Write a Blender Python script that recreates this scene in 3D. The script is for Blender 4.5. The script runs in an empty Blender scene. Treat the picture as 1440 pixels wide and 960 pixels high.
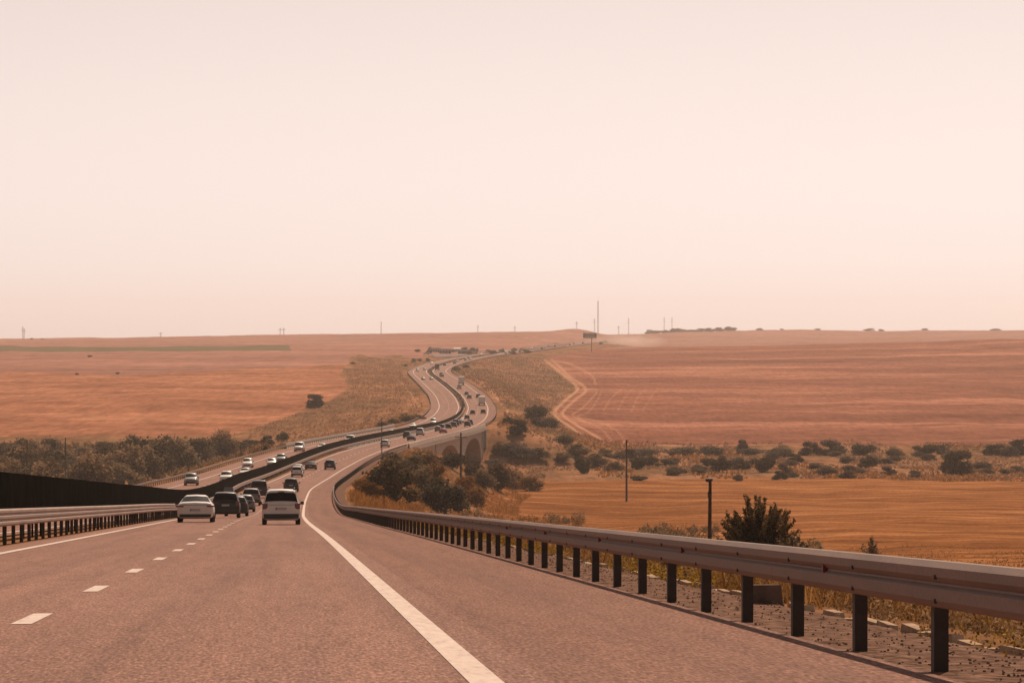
import bpy, math, random
import numpy as np
from mathutils import Vector, Matrix

R = math.radians
sc = bpy.context.scene
COL = sc.collection

# ------------------------------------------------------------------ camera
# metres; the lens is at the origin, +Y is ahead, the eye stands 1.16 m over the road
cam_d = bpy.data.cameras.new('camera')
cam_d.sensor_width = 36.0
cam_d.lens = 125.0
cam_d.clip_start = 0.5
cam_d.clip_end = 40000.0
cam = bpy.data.objects.new('camera', cam_d)
cam.rotation_euler = (R(90), 0, 0)
COL.objects.link(cam)
sc.camera = cam

# ------------------------------------------------------------------ sky, sun, exposure
SUN_EL, SUN_AZ = R(50), R(13)          # azimuth measured to the right of +Y
world = bpy.data.worlds.new('World')
sc.world = world
world.use_nodes = True
wn, wl = world.node_tree.nodes, world.node_tree.links
wn.clear()
sky = wn.new('ShaderNodeTexSky')
sky.sky_type = 'NISHITA'
sky.sun_disc = False
sky.sun_elevation = SUN_EL
sky.sun_rotation = SUN_AZ
sky.air_density = 1.0
sky.dust_density = 0.6
sky.ozone_density = 1.0
bw = wn.new('ShaderNodeRGBToBW')
tint = wn.new('ShaderNodeMix'); tint.data_type = 'RGBA'; tint.blend_type = 'MULTIPLY'
tint.inputs[0].default_value = 1.0
tint.inputs[7].default_value = (1.0, 0.848, 0.79, 1)        # dust-filled summer air
bg = wn.new('ShaderNodeBackground')
bg.inputs[1].default_value = 0.108
wo = wn.new('ShaderNodeOutputWorld')
wl.new(sky.outputs[0], bw.inputs[0])
wl.new(bw.outputs[0], tint.inputs[6])
wl.new(tint.outputs[2], bg.inputs[0])
wl.new(bg.outputs[0], wo.inputs[0])

sun_d = bpy.data.lights.new('sun', 'SUN')
sun_d.energy = 5.0
sun_d.angle = R(0.53)
sun_d.color = (1.0, 0.80, 0.62)
sun = bpy.data.objects.new('sun', sun_d)
to_sun = Vector((math.sin(SUN_AZ) * math.cos(SUN_EL), math.cos(SUN_AZ) * math.cos(SUN_EL), math.sin(SUN_EL)))
sun.rotation_euler = (-to_sun).to_track_quat('-Z', 'Y').to_euler()
sun.location = (60, 120, 120)
COL.objects.link(sun)

sc.view_settings.view_transform = 'Standard'
sc.view_settings.look = 'None'
sc.view_settings.exposure = 0.0
sc.view_settings.gamma = 1.0
sc.render.engine = 'CYCLES'
sc.cycles.use_denoising = True
sc.cycles.max_bounces = 6
sc.cycles.volume_bounces = 2
sc.cycles.transparent_max_bounces = 8

# ------------------------------------------------------------------ helpers
def spline(pts):
    x = np.array([p[0] for p in pts], float); y = np.array([p[1] for p in pts], float)
    n = len(x); h = np.diff(x); dl = np.diff(y) / h
    m = np.empty(n); m[1:-1] = (dl[:-1] * h[1:] + dl[1:] * h[:-1]) / (h[:-1] + h[1:]); m[0] = dl[0]; m[-1] = dl[-1]
    def f(q):
        q = np.asarray(q, float); i = np.clip(np.searchsorted(x, q) - 1, 0, n - 2); t = (q - x[i]) / h[i]
        t2 = t * t; t3 = t2 * t
        r = (2*t3 - 3*t2 + 1) * y[i] + (t3 - 2*t2 + t) * h[i] * m[i] + (-2*t3 + 3*t2) * y[i+1] + (t3 - t2) * h[i] * m[i+1]
        r = np.where(q < x[0], y[0] + m[0] * (q - x[0]), r)
        return np.where(q > x[-1], y[-1] + m[-1] * (q - x[-1]), r)
    return f

def sstep(a, b, x):
    t = np.clip((np.asarray(x, float) - a) / (b - a), 0, 1)
    return t * t * (3 - 2 * t)

def vnoise(x, y, seed=0):
    x = np.asarray(x, float); y = np.asarray(y, float)
    xi = np.floor(x).astype(np.int64); yi = np.floor(y).astype(np.int64)
    fx = x - xi; fy = y - yi
    fx = fx * fx * (3 - 2 * fx); fy = fy * fy * (3 - 2 * fy)
    def h(a, b):
        v = (a * 374761393 + b * 668265263 + seed * 144269 + 1013) & 0x7fffffff
        v = ((v ^ (v >> 13)) * 1274126177) & 0x7fffffff
        return ((v ^ (v >> 16)) & 0xffff) / 65535.0
    a = h(xi, yi) * (1 - fx) + h(xi + 1, yi) * fx
    b = h(xi, yi + 1) * (1 - fx) + h(xi + 1, yi + 1) * fx
    return (a * (1 - fy) + b * fy) * 2 - 1

def tag(o, label=None, cat=None, group=None, kind=None):
    if label: o['label'] = label
    if cat: o['category'] = cat
    if group: o['group'] = group
    if kind: o['kind'] = kind
    return o

def empty(name, loc=(0, 0, 0), rot=(0, 0, 0)):
    o = bpy.data.objects.new(name, None)
    o.empty_display_size = 0.3
    o.location = loc; o.rotation_euler = rot
    COL.objects.link(o)
    return o

def obj(name, me, parent=None):
    o = bpy.data.objects.new(name, me)
    COL.objects.link(o)
    if parent: o.parent = parent
    return o

class MB:
    """collects geometry for one mesh"""
    def __init__(s): s.v = []; s.f = []; s.sm = []
    def add(s, vs, fs, smooth=False):
        k = len(s.v); s.v += [tuple(p) for p in vs]
        for f in fs: s.f.append(tuple(i + k for i in f)); s.sm.append(smooth)
    def box(s, c, d, rz=0.0, taper=1.0, M=None):
        x, y, z = d[0] / 2, d[1] / 2, d[2] / 2
        ps = []
        for sz in (-1, 1):
            t = taper if sz > 0 else 1.0
            for sx, sy in ((-1, -1), (1, -1), (1, 1), (-1, 1)):
                px, py = sx * x * t, sy * y * t
                p = Vector((c[0] + px * math.cos(rz) - py * math.sin(rz), c[1] + px * math.sin(rz) + py * math.cos(rz), c[2] + sz * z))
                ps.append(M @ p if M else p)
        s.add(ps, [(3, 2, 1, 0), (4, 5, 6, 7), (0, 1, 5, 4), (1, 2, 6, 5), (2, 3, 7, 6), (3, 0, 4, 7)])
    def tube(s, pts, rad, n=8, cap=True):
        pts = [Vector(p) for p in pts]
        rad = rad if hasattr(rad, '__len__') else [rad] * len(pts)
        vs = []; fs = []
        for i, p in enumerate(pts):
            t = (pts[min(i + 1, len(pts) - 1)] - pts[max(i - 1, 0)]).normalized()
            a = t.cross(Vector((0, 0, 1)) if abs(t.z) < 0.9 else Vector((1, 0, 0))).normalized(); b = t.cross(a)
            for k in range(n):
                g = 2 * math.pi * k / n
                vs.append(p + (a * math.cos(g) + b * math.sin(g)) * rad[i])
        for i in range(len(pts) - 1):
            for k in range(n):
                fs.append((i*n + k, i*n + (k+1) % n, (i+1)*n + (k+1) % n, (i+1)*n + k))
        s.add(vs, fs, True)
        if cap:
            k = len(s.v) - len(vs)
            s.f.append(tuple(k + i for i in range(n))); s.sm.append(False)
            s.f.append(tuple(k + (len(pts)-1)*n + i for i in reversed(range(n)))); s.sm.append(False)
    def mesh(s, name, m):
        me = bpy.data.meshes.new(name)
        me.from_pydata(s.v, [], s.f)
        me.polygons.foreach_set('use_smooth', s.sm)
        me.materials.append(m)
        me.update()
        return me
    def build(s, name, m, parent=None): return obj(name, s.mesh(name, m), parent)

def np_mesh(name, V, Q, m, smooth=True, attrs=None, uv=None):
    """mesh from arrays of vertices and quads"""
    me = bpy.data.meshes.new(name)
    V = np.asarray(V, np.float32); Q = np.asarray(Q, np.int32); k = Q.shape[1]
    me.vertices.add(len(V)); me.vertices.foreach_set('co', V.ravel())
    me.loops.add(Q.size); me.loops.foreach_set('vertex_index', Q.ravel())
    me.polygons.add(len(Q))
    me.polygons.foreach_set('loop_start', np.arange(0, Q.size, k, dtype=np.int32))
    me.polygons.foreach_set('use_smooth', np.full(len(Q), smooth))
    for an, av in (attrs or {}).items():
        a = me.attributes.new(an, 'FLOAT', 'POINT'); a.data.foreach_set('value', np.asarray(av, np.float32))
    if uv is not None:
        l = me.uv_layers.new(name='UVMap'); l.data.foreach_set('uv', np.asarray(uv, np.float32)[Q.ravel()].ravel())
    me.materials.append(m)
    me.update(); me.validate()
    return me

ONES = ['', 'first', 'second', 'third', 'fourth', 'fifth', 'sixth', 'seventh', 'eighth', 'ninth', 'tenth', 'eleventh', 'twelfth', 'thirteenth',
        'fourteenth', 'fifteenth', 'sixteenth', 'seventeenth', 'eighteenth', 'nineteenth']
TENS = ['', '', 'twenty', 'thirty', 'forty', 'fifty', 'sixty', 'seventy', 'eighty', 'ninety']
def nth(n):
    if n < 20: return ONES[n]
    return (TENS[n // 10][:-1] + 'ieth') if n % 10 == 0 else TENS[n // 10] + '-' + ONES[n % 10]

# ------------------------------------------------------------------ materials
class Mat:
    def __init__(s, name, rough=0.8, metal=0.0, spec=0.5):
        s.m = bpy.data.materials.new(name); s.m.use_nodes = True
        s.n = s.m.node_tree.nodes; s.l = s.m.node_tree.links
        s.p = s.n['Principled BSDF']
        s.p.inputs['Roughness'].default_value = rough; s.p.inputs['Metallic'].default_value = metal
        s.p.inputs['Specular IOR Level'].default_value = spec
    def coords(s, kind='Object', scale=(1, 1, 1), loc=(0, 0, 0)):
        c = s.n.new('ShaderNodeTexCoord'); mp = s.n.new('ShaderNodeMapping')
        mp.inputs['Scale'].default_value = scale; mp.inputs['Location'].default_value = loc
        s.l.new(c.outputs[kind], mp.inputs[0]); return mp.outputs[0]
    def noise(s, co, scale=1.0, detail=4.0, rough=0.55, dist=0.0):
        t = s.n.new('ShaderNodeTexNoise'); t.inputs['Scale'].default_value = scale; t.inputs['Detail'].default_value = detail
        t.inputs['Roughness'].default_value = rough; t.inputs['Distortion'].default_value = dist
        s.l.new(co, t.inputs['Vector']); return t.outputs[0]
    def ramp(s, fac, stops):
        r = s.n.new('ShaderNodeValToRGB'); e = r.color_ramp.elements
        while len(e) < len(stops): e.new(0.5)
        for k, (p, c) in enumerate(stops):
            e[k].position = p; e[k].color = (c[0], c[1], c[2], 1) if hasattr(c, '__len__') else (c, c, c, 1)
        s.l.new(fac, r.inputs[0]); return r.outputs[0]
    def mix(s, a, b, fac, mode='MIX'):
        x = s.n.new('ShaderNodeMix'); x.data_type = 'RGBA'; x.blend_type = mode
        for sock, val in ((0, fac), (6, a), (7, b)):
            if isinstance(val, bpy.types.NodeSocket): s.l.new(val, x.inputs[sock])
            elif sock == 0: x.inputs[0].default_value = val
            else: x.inputs[sock].default_value = (val[0], val[1], val[2], 1)
        return x.outputs[2]
    def attr(s, name):
        a = s.n.new('ShaderNodeAttribute'); a.attribute_name = name; return a.outputs['Fac']
    def info(s):
        return s.n.new('ShaderNodeObjectInfo').outputs['Random']
    def math(s, op, a, b=0.0):
        x = s.n.new('ShaderNodeMath'); x.operation = op
        for k, v in enumerate((a, b)):
            if isinstance(v, bpy.types.NodeSocket): s.l.new(v, x.inputs[k])
            else: x.inputs[k].default_value = v
        return x.outputs[0]
    def color(s, c):
        if isinstance(c, bpy.types.NodeSocket): s.l.new(c, s.p.inputs['Base Color'])
        else: s.p.inputs['Base Color'].default_value = (c[0], c[1], c[2], 1)
    def rough(s, sock): s.l.new(sock, s.p.inputs['Roughness'])
    def bump(s, h, strength=0.3, dist=0.02):
        b = s.n.new('ShaderNodeBump'); b.inputs['Strength'].default_value = strength; b.inputs['Distance'].default_value = dist
        s.l.new(h, b.inputs['Height']); s.l.new(b.outputs[0], s.p.inputs['Normal'])

def simple(name, c, rough=0.7, metal=0.0, var=0.25, scale=3.0, bump=0.0, spec=0.5, kind='Object'):
    m = Mat(name, rough, metal, spec)
    n = m.noise(m.coords(kind), scale, 5.0, 0.6)
    lo = [x * (1 - var) for x in c]; hi = [min(1, x * (1 + var)) for x in c]
    m.color(m.ramp(n, [(0.3, lo), (0.7, hi)]))
    if bump: m.bump(n, bump, 0.02)
    return m.m

def asphalt_mat(name, c):
    m = Mat(name, 0.9, 0, 0.03)
    uv = m.coords('UV')                                   # u across the road, v along it, in metres
    fine = m.noise(m.coords('UV', (34, 4.5, 1)), 1.0, 3.0, 0.7)
    mid = m.noise(m.coords('UV', (9, 0.7, 1), (5, 2, 0)), 1.0, 4.0, 0.7)
    wide = m.noise(m.coords('UV', (2.2, 0.10, 1), (1, 7, 0)), 1.0, 4.0, 0.7)
    streak = m.noise(m.coords('UV', (1.3, 0.012, 1)), 1.0, 5.0, 0.6)
    blot = m.noise(m.coords('UV', (0.35, 0.06, 1)), 1.0, 5.0, 0.6)
    a = m.ramp(fine, [(0.25, [x * 0.34 for x in c]), (0.52, c), (0.78, [x * 2.0 for x in c])])
    a = m.mix(a, m.ramp(mid, [(0.25, 0.80), (0.5, 1.0), (0.75, 1.18)]), 1.0, 'MULTIPLY')
    a = m.mix(a, m.ramp(wide, [(0.25, 0.91), (0.5, 1.0), (0.75, 1.08)]), 1.0, 'MULTIPLY')
    a = m.mix(a, m.ramp(streak, [(0.3, 0.74), (0.5, 1.0), (0.72, 1.2)]), 0.85, 'MULTIPLY')
    a = m.mix(a, m.ramp(blot, [(0.3, 0.88), (0.6, 1.03), (0.75, 1.10)]), 0.8, 'MULTIPLY')
    crk = m.noise(m.coords('UV', (0.5, 0.05, 1), (3, 1, 0)), 1.0, 8.0, 0.7, 0.6)
    a = m.mix(a, [x * 0.45 for x in c], m.ramp(crk, [(0.492, 0), (0.5, 0.5), (0.508, 0)]))
    m.color(a)
    m.rough(m.ramp(streak, [(0.3, 0.72), (0.7, 0.88)]))
    m.bump(fine, 0.55, 0.012)
    return m.m

M = {}
M['asphalt'] = asphalt_mat('asphalt', (0.250, 0.136, 0.103))
M['shoulder'] = asphalt_mat('shoulder_asphalt', (0.222, 0.116, 0.085))
def paint_mat():
    m = Mat('road_paint', 0.7, 0, 0.1)
    n = m.noise(m.coords('UV', (3, 0.5, 1)), 3.0, 6.0, 0.7)
    m.color(m.ramp(n, [(0.27, (0.26, 0.16, 0.12)), (0.42, (0.52, 0.40, 0.34)), (0.7, (0.64, 0.51, 0.44))])); return m.m
M['paint'] = paint_mat()
def galv_mat(name, c):
    m = Mat(name, 0.6, 0.1, 0.12)
    n = m.noise(m.coords('Object', (1, 0.25, 3)), 1.5, 6.0, 0.65)
    f = m.noise(m.coords('Object'), 22.0, 3.0, 0.6)
    a = m.ramp(n, [(0.3, [x * 0.7 for x in c]), (0.52, c), (0.75, [x * 1.25 for x in c])])
    a = m.mix(a, (0.16, 0.075, 0.045), m.ramp(m.noise(m.coords('Object', (1, 0.5, 1)), 2.3, 8.0, 0.75), [(0.58, 0), (0.72, 0.7)]))
    m.color(m.mix(a, m.ramp(f, [(0.3, 0.85), (0.7, 1.1)]), 0.7, 'MULTIPLY'))
    m.rough(m.ramp(n, [(0.3, 0.5), (0.7, 0.75)])); return m.m
M['rail'] = galv_mat('galvanised_steel', (0.22, 0.150, 0.124))
M['rail_pale'] = galv_mat('pale_steel', (0.36, 0.26, 0.215))
M['post'] = galv_mat('dull_steel', (0.06, 0.046, 0.040))
M['concrete'] = simple('concrete', (0.42, 0.33, 0.28), 0.85, 0, 0.25, 1.2, 0.3, 0.1)
M['kerb'] = simple('weathered_kerb', (0.36, 0.25, 0.175), 0.9, 0, 0.35, 5.0, 0.4, 0.0)
M['block'] = simple('dark_block', (0.12, 0.085, 0.07), 0.9, 0, 0.35, 5.0, 0.4, 0.0)
M['screen'] = simple('dark_screen_panel', (0.013, 0.0118, 0.0098), 0.9, 0, 0.3, 0.7, 0, 0.0)
M['screen_post'] = simple('dark_screen_post', (0.006, 0.0056, 0.005), 0.9, 0, 0.2, 2.0, 0, 0.0)
M['reflector'] = simple('red_reflector', (0.15, 0.022, 0.017), 0.6, 0, 0.2)
M['wood'] = simple('old_pole_wood', (0.060, 0.043, 0.036), 0.9, 0, 0.4, 4.0, 0.4)
M['dark_metal'] = simple('dark_metal', (0.05, 0.042, 0.04), 0.55, 0.3, 0.2)
M['mast'] = simple('mast_steel', (0.22, 0.17, 0.15), 0.6, 0.3, 0.2)
M['ceramic'] = simple('insulator', (0.55, 0.48, 0.44), 0.3, 0, 0.1)
M['stone'] = simple('loose_stone', (0.17, 0.105, 0.08), 0.9, 0, 0.4, 9.0, 0, 0.0)
M['gravel'] = simple('gravel', (0.15, 0.088, 0.064), 0.95, 0, 0.75, 7.0, 1.0, 0.0)

# ------------------------------------------------------------------ the road's line and the lie of the land
road_x = spline([(-200, 14.2), (-100, 7.75), (0, 1.28), (100, -5.1), (200, -11.6), (300, -17.6), (400, -23.1), (450, -25.5), (547, -28.0), (632, -28.9),
                 (700, -28.3), (800, -24.9), (900, -19.4), (1038, -12.0), (1120, -9.9), (1200, -9.0), (1300, -8.9), (1390, -9.7), (1465, -12.2),
                 (1600, -19.2), (1773, -27.5), (1990, -36.4), (2133, -39.3), (2212, -38.2), (2302, -34.1), (2446, -24.5), (2858, 13.0), (3406, 54.5),
                 (4278, 111.0), (5200, 165.0)])
_road_h = spline([(-200, -7.72), (-100, -3.28), (0, 1.16), (100, 5.6), (200, 10.04), (300, 14.4), (380, 17.0), (450, 18.8), (525, 20.5), (600, 21.7), (750, 22.9),
                  (900, 24.1), (1050, 25.2), (1200, 25.9), (1300, 26.0), (1389, 25.2), (1470, 23.3), (1560, 21.3), (1750, 19.0), (1970, 17.6),
                  (2150, 16.9), (2300, 14.3), (2600, 10.4), (3100, 6.2), (3600, 2.9), (4300, -0.5), (5200, -1.5)])
def road_z(d): return -_road_h(d)
ROAD_END = 4700.0
right_h = spline([(-200, -6), (0, 1.9), (30, 3.0), (60, 5.0), (100, 7.3), (150, 10.1), (200, 12.9), (300, 18.5), (400, 23.6), (600, 30.2), (800, 34.6), (950, 36.9),
                  (1100, 37.8), (1250, 37.6), (1350, 36.9), (1500, 34.6), (1800, 29.2), (2200, 21.4), (2700, 11.3), (3050, 4.0), (3200, 2.0), (3600, 3.6),
                  (4200, 2.2), (5200, -6.5), (6000, -18.0), (6300, -17), (7500, -5), (9700, 10)])
left_h = spline([(-200, -4), (0, 4), (100, 8), (200, 13.5), (300, 19), (400, 24), (600, 31), (800, 35), (950, 36), (1050, 35), (1150, 33), (1300, 30.2), (1600, 23.6),
                 (2000, 17.5), (2500, 10.8), (3000, 6.2), (3800, 2.3), (4600, -2.0), (5200, -3), (6000, 0), (9700, 15)])

def ground_z(X, d):
    X = np.asarray(X, float); d = np.asarray(d, float)
    b = np.clip(X / np.maximum(d, 150) * 5000, -1600, 1600)
    u = X - road_x(np.minimum(d, 5200))
    hr = right_h(d) - 8.3 * (np.clip(b, 0, 1000) - 440) / 560 * sstep(1900, 3200, d) * (1 - sstep(4200, 5800, d))
    hr = hr + 10.0 * (1 - sstep(-50, 420, b)) * sstep(5200, 6000, d)
    hl = left_h(d) - 8.5 * (np.clip(b, -900, 0) + 720) / 600 * sstep(3000, 4800, d) * (1 - sstep(6000, 8000, d))
    w = sstep(-24, 6, u * np.where(d > 3000, 0.3, 1))
    z = -(hl * (1 - w) + hr * w)
    z = z + 5.0 * np.exp(-((b - 95) / 34.0) ** 2) * np.exp(-((d - 5100) / 500.0) ** 2)
    rough = sstep(60, 500, d)
    z = z + rough * (0.55 * vnoise(X / 23, d / 90, 1) + 0.8 * vnoise(X / 70, d / 260, 2) + 0.18 * vnoise(X / 6, d / 24, 3))
    z = z + sstep(2600, 4500, d) * 1.3 * vnoise(X / 160, d / 500, 5)
    # the motorway's own platform, banks and cuttings; the viaduct stands free
    rz = road_z(np.minimum(d, 5200))
    out = np.abs(u + 9.6) - 14.1
    W = np.maximum(4.0, 2.6 * np.abs(z - rz))
    W = np.where(d > 1040, np.maximum(W, 30 + 0.012 * d), W)
    plat = (1 - sstep(0, 1, out / W)) * (1 - sstep(772, 790, d) * (1 - sstep(1030, 1062, d))) * (1 - sstep(4600, 4900, d))
    drop = 0.06 + 0.00016 * np.maximum(d, 0)
    z = z * (1 - plat) + (rz - drop) * plat
    return z

def ground_hit(px, py, dmin=60.0, dmax=9000.0):
    """where the line of sight with this bearing and depression meets the land"""
    d = np.geomspace(dmin, dmax, 3000)
    X = (px - 720) / 5000 * d
    g = ground_z(X, d) - (480 - py) / 5000 * d
    k = int(np.argmax(g >= 0)) if (g >= 0).any() else len(d) - 1
    return float(X[k]), float(d[k]), float(ground_z(X[k], d[k]))

def at_road(d, u, dz=0.0):
    """point u metres to the right of the right-hand edge line, d metres ahead"""
    d = np.asarray(d, float)
    t = (road_x(d + 1) - road_x(d - 1)) / 2
    n = np.sqrt(1 + t * t)
    return np.stack([road_x(d) + u / n, d - u * t / n, road_z(d) + dz], -1)

def heading(d):
    return -math.atan(float(road_x(d + 2) - road_x(d - 2)) / 4), math.atan(float(road_z(d + 2) - road_z(d - 2)) / 4)

def road_steps(a, b, k=0.012, lo=1.5, hi=30):
    out = [a]
    while out[-1] < b: out.append(out[-1] + min(hi, max(lo, abs(out[-1]) * k)))
    out[-1] = b
    return np.array(out)

# ------------------------------------------------------------------ ground and fields: one continuous grid, shared out by land use
def soil(name, stops, bands, speck=0.5, dust=True, bumps=0.5):
    m = Mat(name, 1.0, 0, 0.0)
    n1 = m.noise(m.coords('Object', bands[0]), 1.0, 6.0, 0.62, 0.4)
    n2 = m.noise(m.coords('Object', bands[1]), 1.0, 6.0, 0.7)
    n3 = m.noise(m.coords('Object', bands[2]), 1.0, 3.0, 0.6)
    a = m.ramp(n1, stops)
    a = m.mix(a, m.ramp(n2, [(0.25, 0.55), (0.5, 1.0), (0.75, 1.42)]), speck, 'MULTIPLY')
    a = m.mix(a, m.ramp(n3, [(0.3, 0.72), (0.5, 1.0), (0.7, 1.25)]), speck, 'MULTIPLY')
    if dust: a = m.mix(a, (0.50, 0.27, 0.165), m.attr('dust'))
    m.color(a); m.bump(n2, bumps, 0.25)
    return m.m
M['scrub'] = soil('dry_scrub_ground', [(0.28, (0.115, 0.066, 0.034)), (0.45, (0.18, 0.092, 0.048)), (0.6, (0.25, 0.118, 0.062)), (0.75, (0.33, 0.155, 0.085))],
                  [(0.03, 0.008, 0.1), (0.5, 0.05, 1), (0.14, 0.02, 1)], 0.95)
M['red_field'] = soil('ploughed_red_field', [(0.28, (0.155, 0.060, 0.037)), (0.5, (0.228, 0.090, 0.056)), (0.72, (0.40, 0.178, 0.112))],
                      [(0.004, 0.011, 0.1), (0.45, 0.05, 1), (0.05, 0.06, 1)], 0.85)
M['stubble'] = soil('stubble_field', [(0.28, (0.19, 0.077, 0.042)), (0.5, (0.295, 0.122, 0.068)), (0.72, (0.41, 0.185, 0.106))],
                    [(0.012, 0.012, 0.1), (0.30, 0.035, 1), (0.05, 0.03, 1)], 0.85)
M['near_field'] = soil('near_field_soil', [(0.28, (0.125, 0.047, 0.018)), (0.5, (0.225, 0.088, 0.033)), (0.72, (0.40, 0.175, 0.072))],
                       [(0.02, 0.05, 0.1), (1.8, 0.40, 1), (0.10, 0.13, 1)], 1.0)
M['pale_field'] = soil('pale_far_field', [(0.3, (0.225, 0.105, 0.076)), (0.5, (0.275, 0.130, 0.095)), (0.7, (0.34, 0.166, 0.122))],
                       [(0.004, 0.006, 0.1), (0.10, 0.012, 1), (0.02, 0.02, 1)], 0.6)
M['crop'] = soil('green_crop_strip', [(0.3, (0.10, 0.085, 0.048)), (0.7, (0.15, 0.115, 0.066))],
                 [(0.01, 0.02, 0.1), (0.06, 0.02, 1), (0.02, 0.04, 1)], 0.5)

def poly_x(pts, y):
    """x of a boundary given as points sorted by y"""
    p = sorted(pts, key=lambda q: q[1])
    return np.interp(y, [q[1] for q in p], [q[0] for q in p])

TRACKS = [  # dirt tracks: (bearing, depression) line, half width, strength
    ([(766, 506), (776, 513), (790, 525), (805, 537), (812, 546), (807, 553), (798, 560), (787, 570), (780, 579), (785, 588), (798, 597), (812, 608), (826, 620)], 1.7, 0.85),
    ([(776, 506), (788, 516), (802, 530), (817, 540), (824, 548), (817, 556), (806, 564), (795, 574), (791, 582), (800, 590), (815, 600), (836, 612), (852, 622)], 1.9, 0.75),
    ([(820, 546), (840, 548), (832, 560), (818, 574), (806, 584), (822, 592), (846, 603), (862, 622)], 1.0, 0.55),
    ([(845, 552), (838, 566), (826, 580), (812, 586), (840, 592), (868, 606), (880, 624)], 0.9, 0.45),
    ([(872, 548), (858, 562), (848, 578)], 0.8, 0.40), ([(890, 546), (878, 560), (868, 578)], 0.8, 0.35), ([(908, 546), (896, 560), (888, 578)], 0.8, 0.35),
    ([(926, 545), (914, 560), (902, 580)], 0.8, 0.30), ([(780, 507), (800, 511), (830, 526), (838, 540)], 1.4, 0.5),
    ([(686, 545), (700, 560), (710, 572), (717, 585)], 1.6, 0.8), ([(655, 523), (662, 529), (674, 536)], 1.2, 0.5),
    ([(553, 524), (561, 534), (570, 545), (580, 556), (586, 566), (590, 574)], 1.0, 0.5),
    ([(850, 622), (900, 625), (1000, 626), (1200, 622), (1440, 618)], 0.8, 0.45),
    ([(810, 668), (900, 670), (1100, 668), (1440, 664)], 0.8, 0.4),
]
def dust_map(px, y, shape):
    v = np.zeros(shape)
    for pts, hw, st in TRACKS:
        fx = spline([(i, p[0]) for i, p in enumerate(pts)]); fy = spline([(i, p[1]) for i, p in enumerate(pts)])
        tt = np.linspace(0, len(pts) - 1, (len(pts) - 1) * 5 + 1)
        pts = list(zip(fx(tt) + 0.7 * vnoise(tt * 1.3, tt * 0 + hw, 3), fy(tt)))
        for (x0, y0), (x1, y1) in zip(pts[:-1], pts[1:]):
            lx0, lx1 = min(x0, x1) - 8, max(x0, x1) + 8; ly0, ly1 = min(y0, y1) - 6, max(y0, y1) + 6
            k = np.where((px > lx0) & (px < lx1) & (y > ly0) & (y < ly1))
            if not len(k[0]): continue
            ax, ay = px[k] - x0, y[k] - y0; bx, by = x1 - x0, y1 - y0
            t = np.clip((ax * bx + ay * by) / (bx * bx + by * by), 0, 1)
            ds = np.hypot(ax - t * bx, (ay - t * by) * 1.3)
            v[k] = np.maximum(v[k], st * np.clip(1.5 - ds / hw, 0, 1))
    return v

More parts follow.
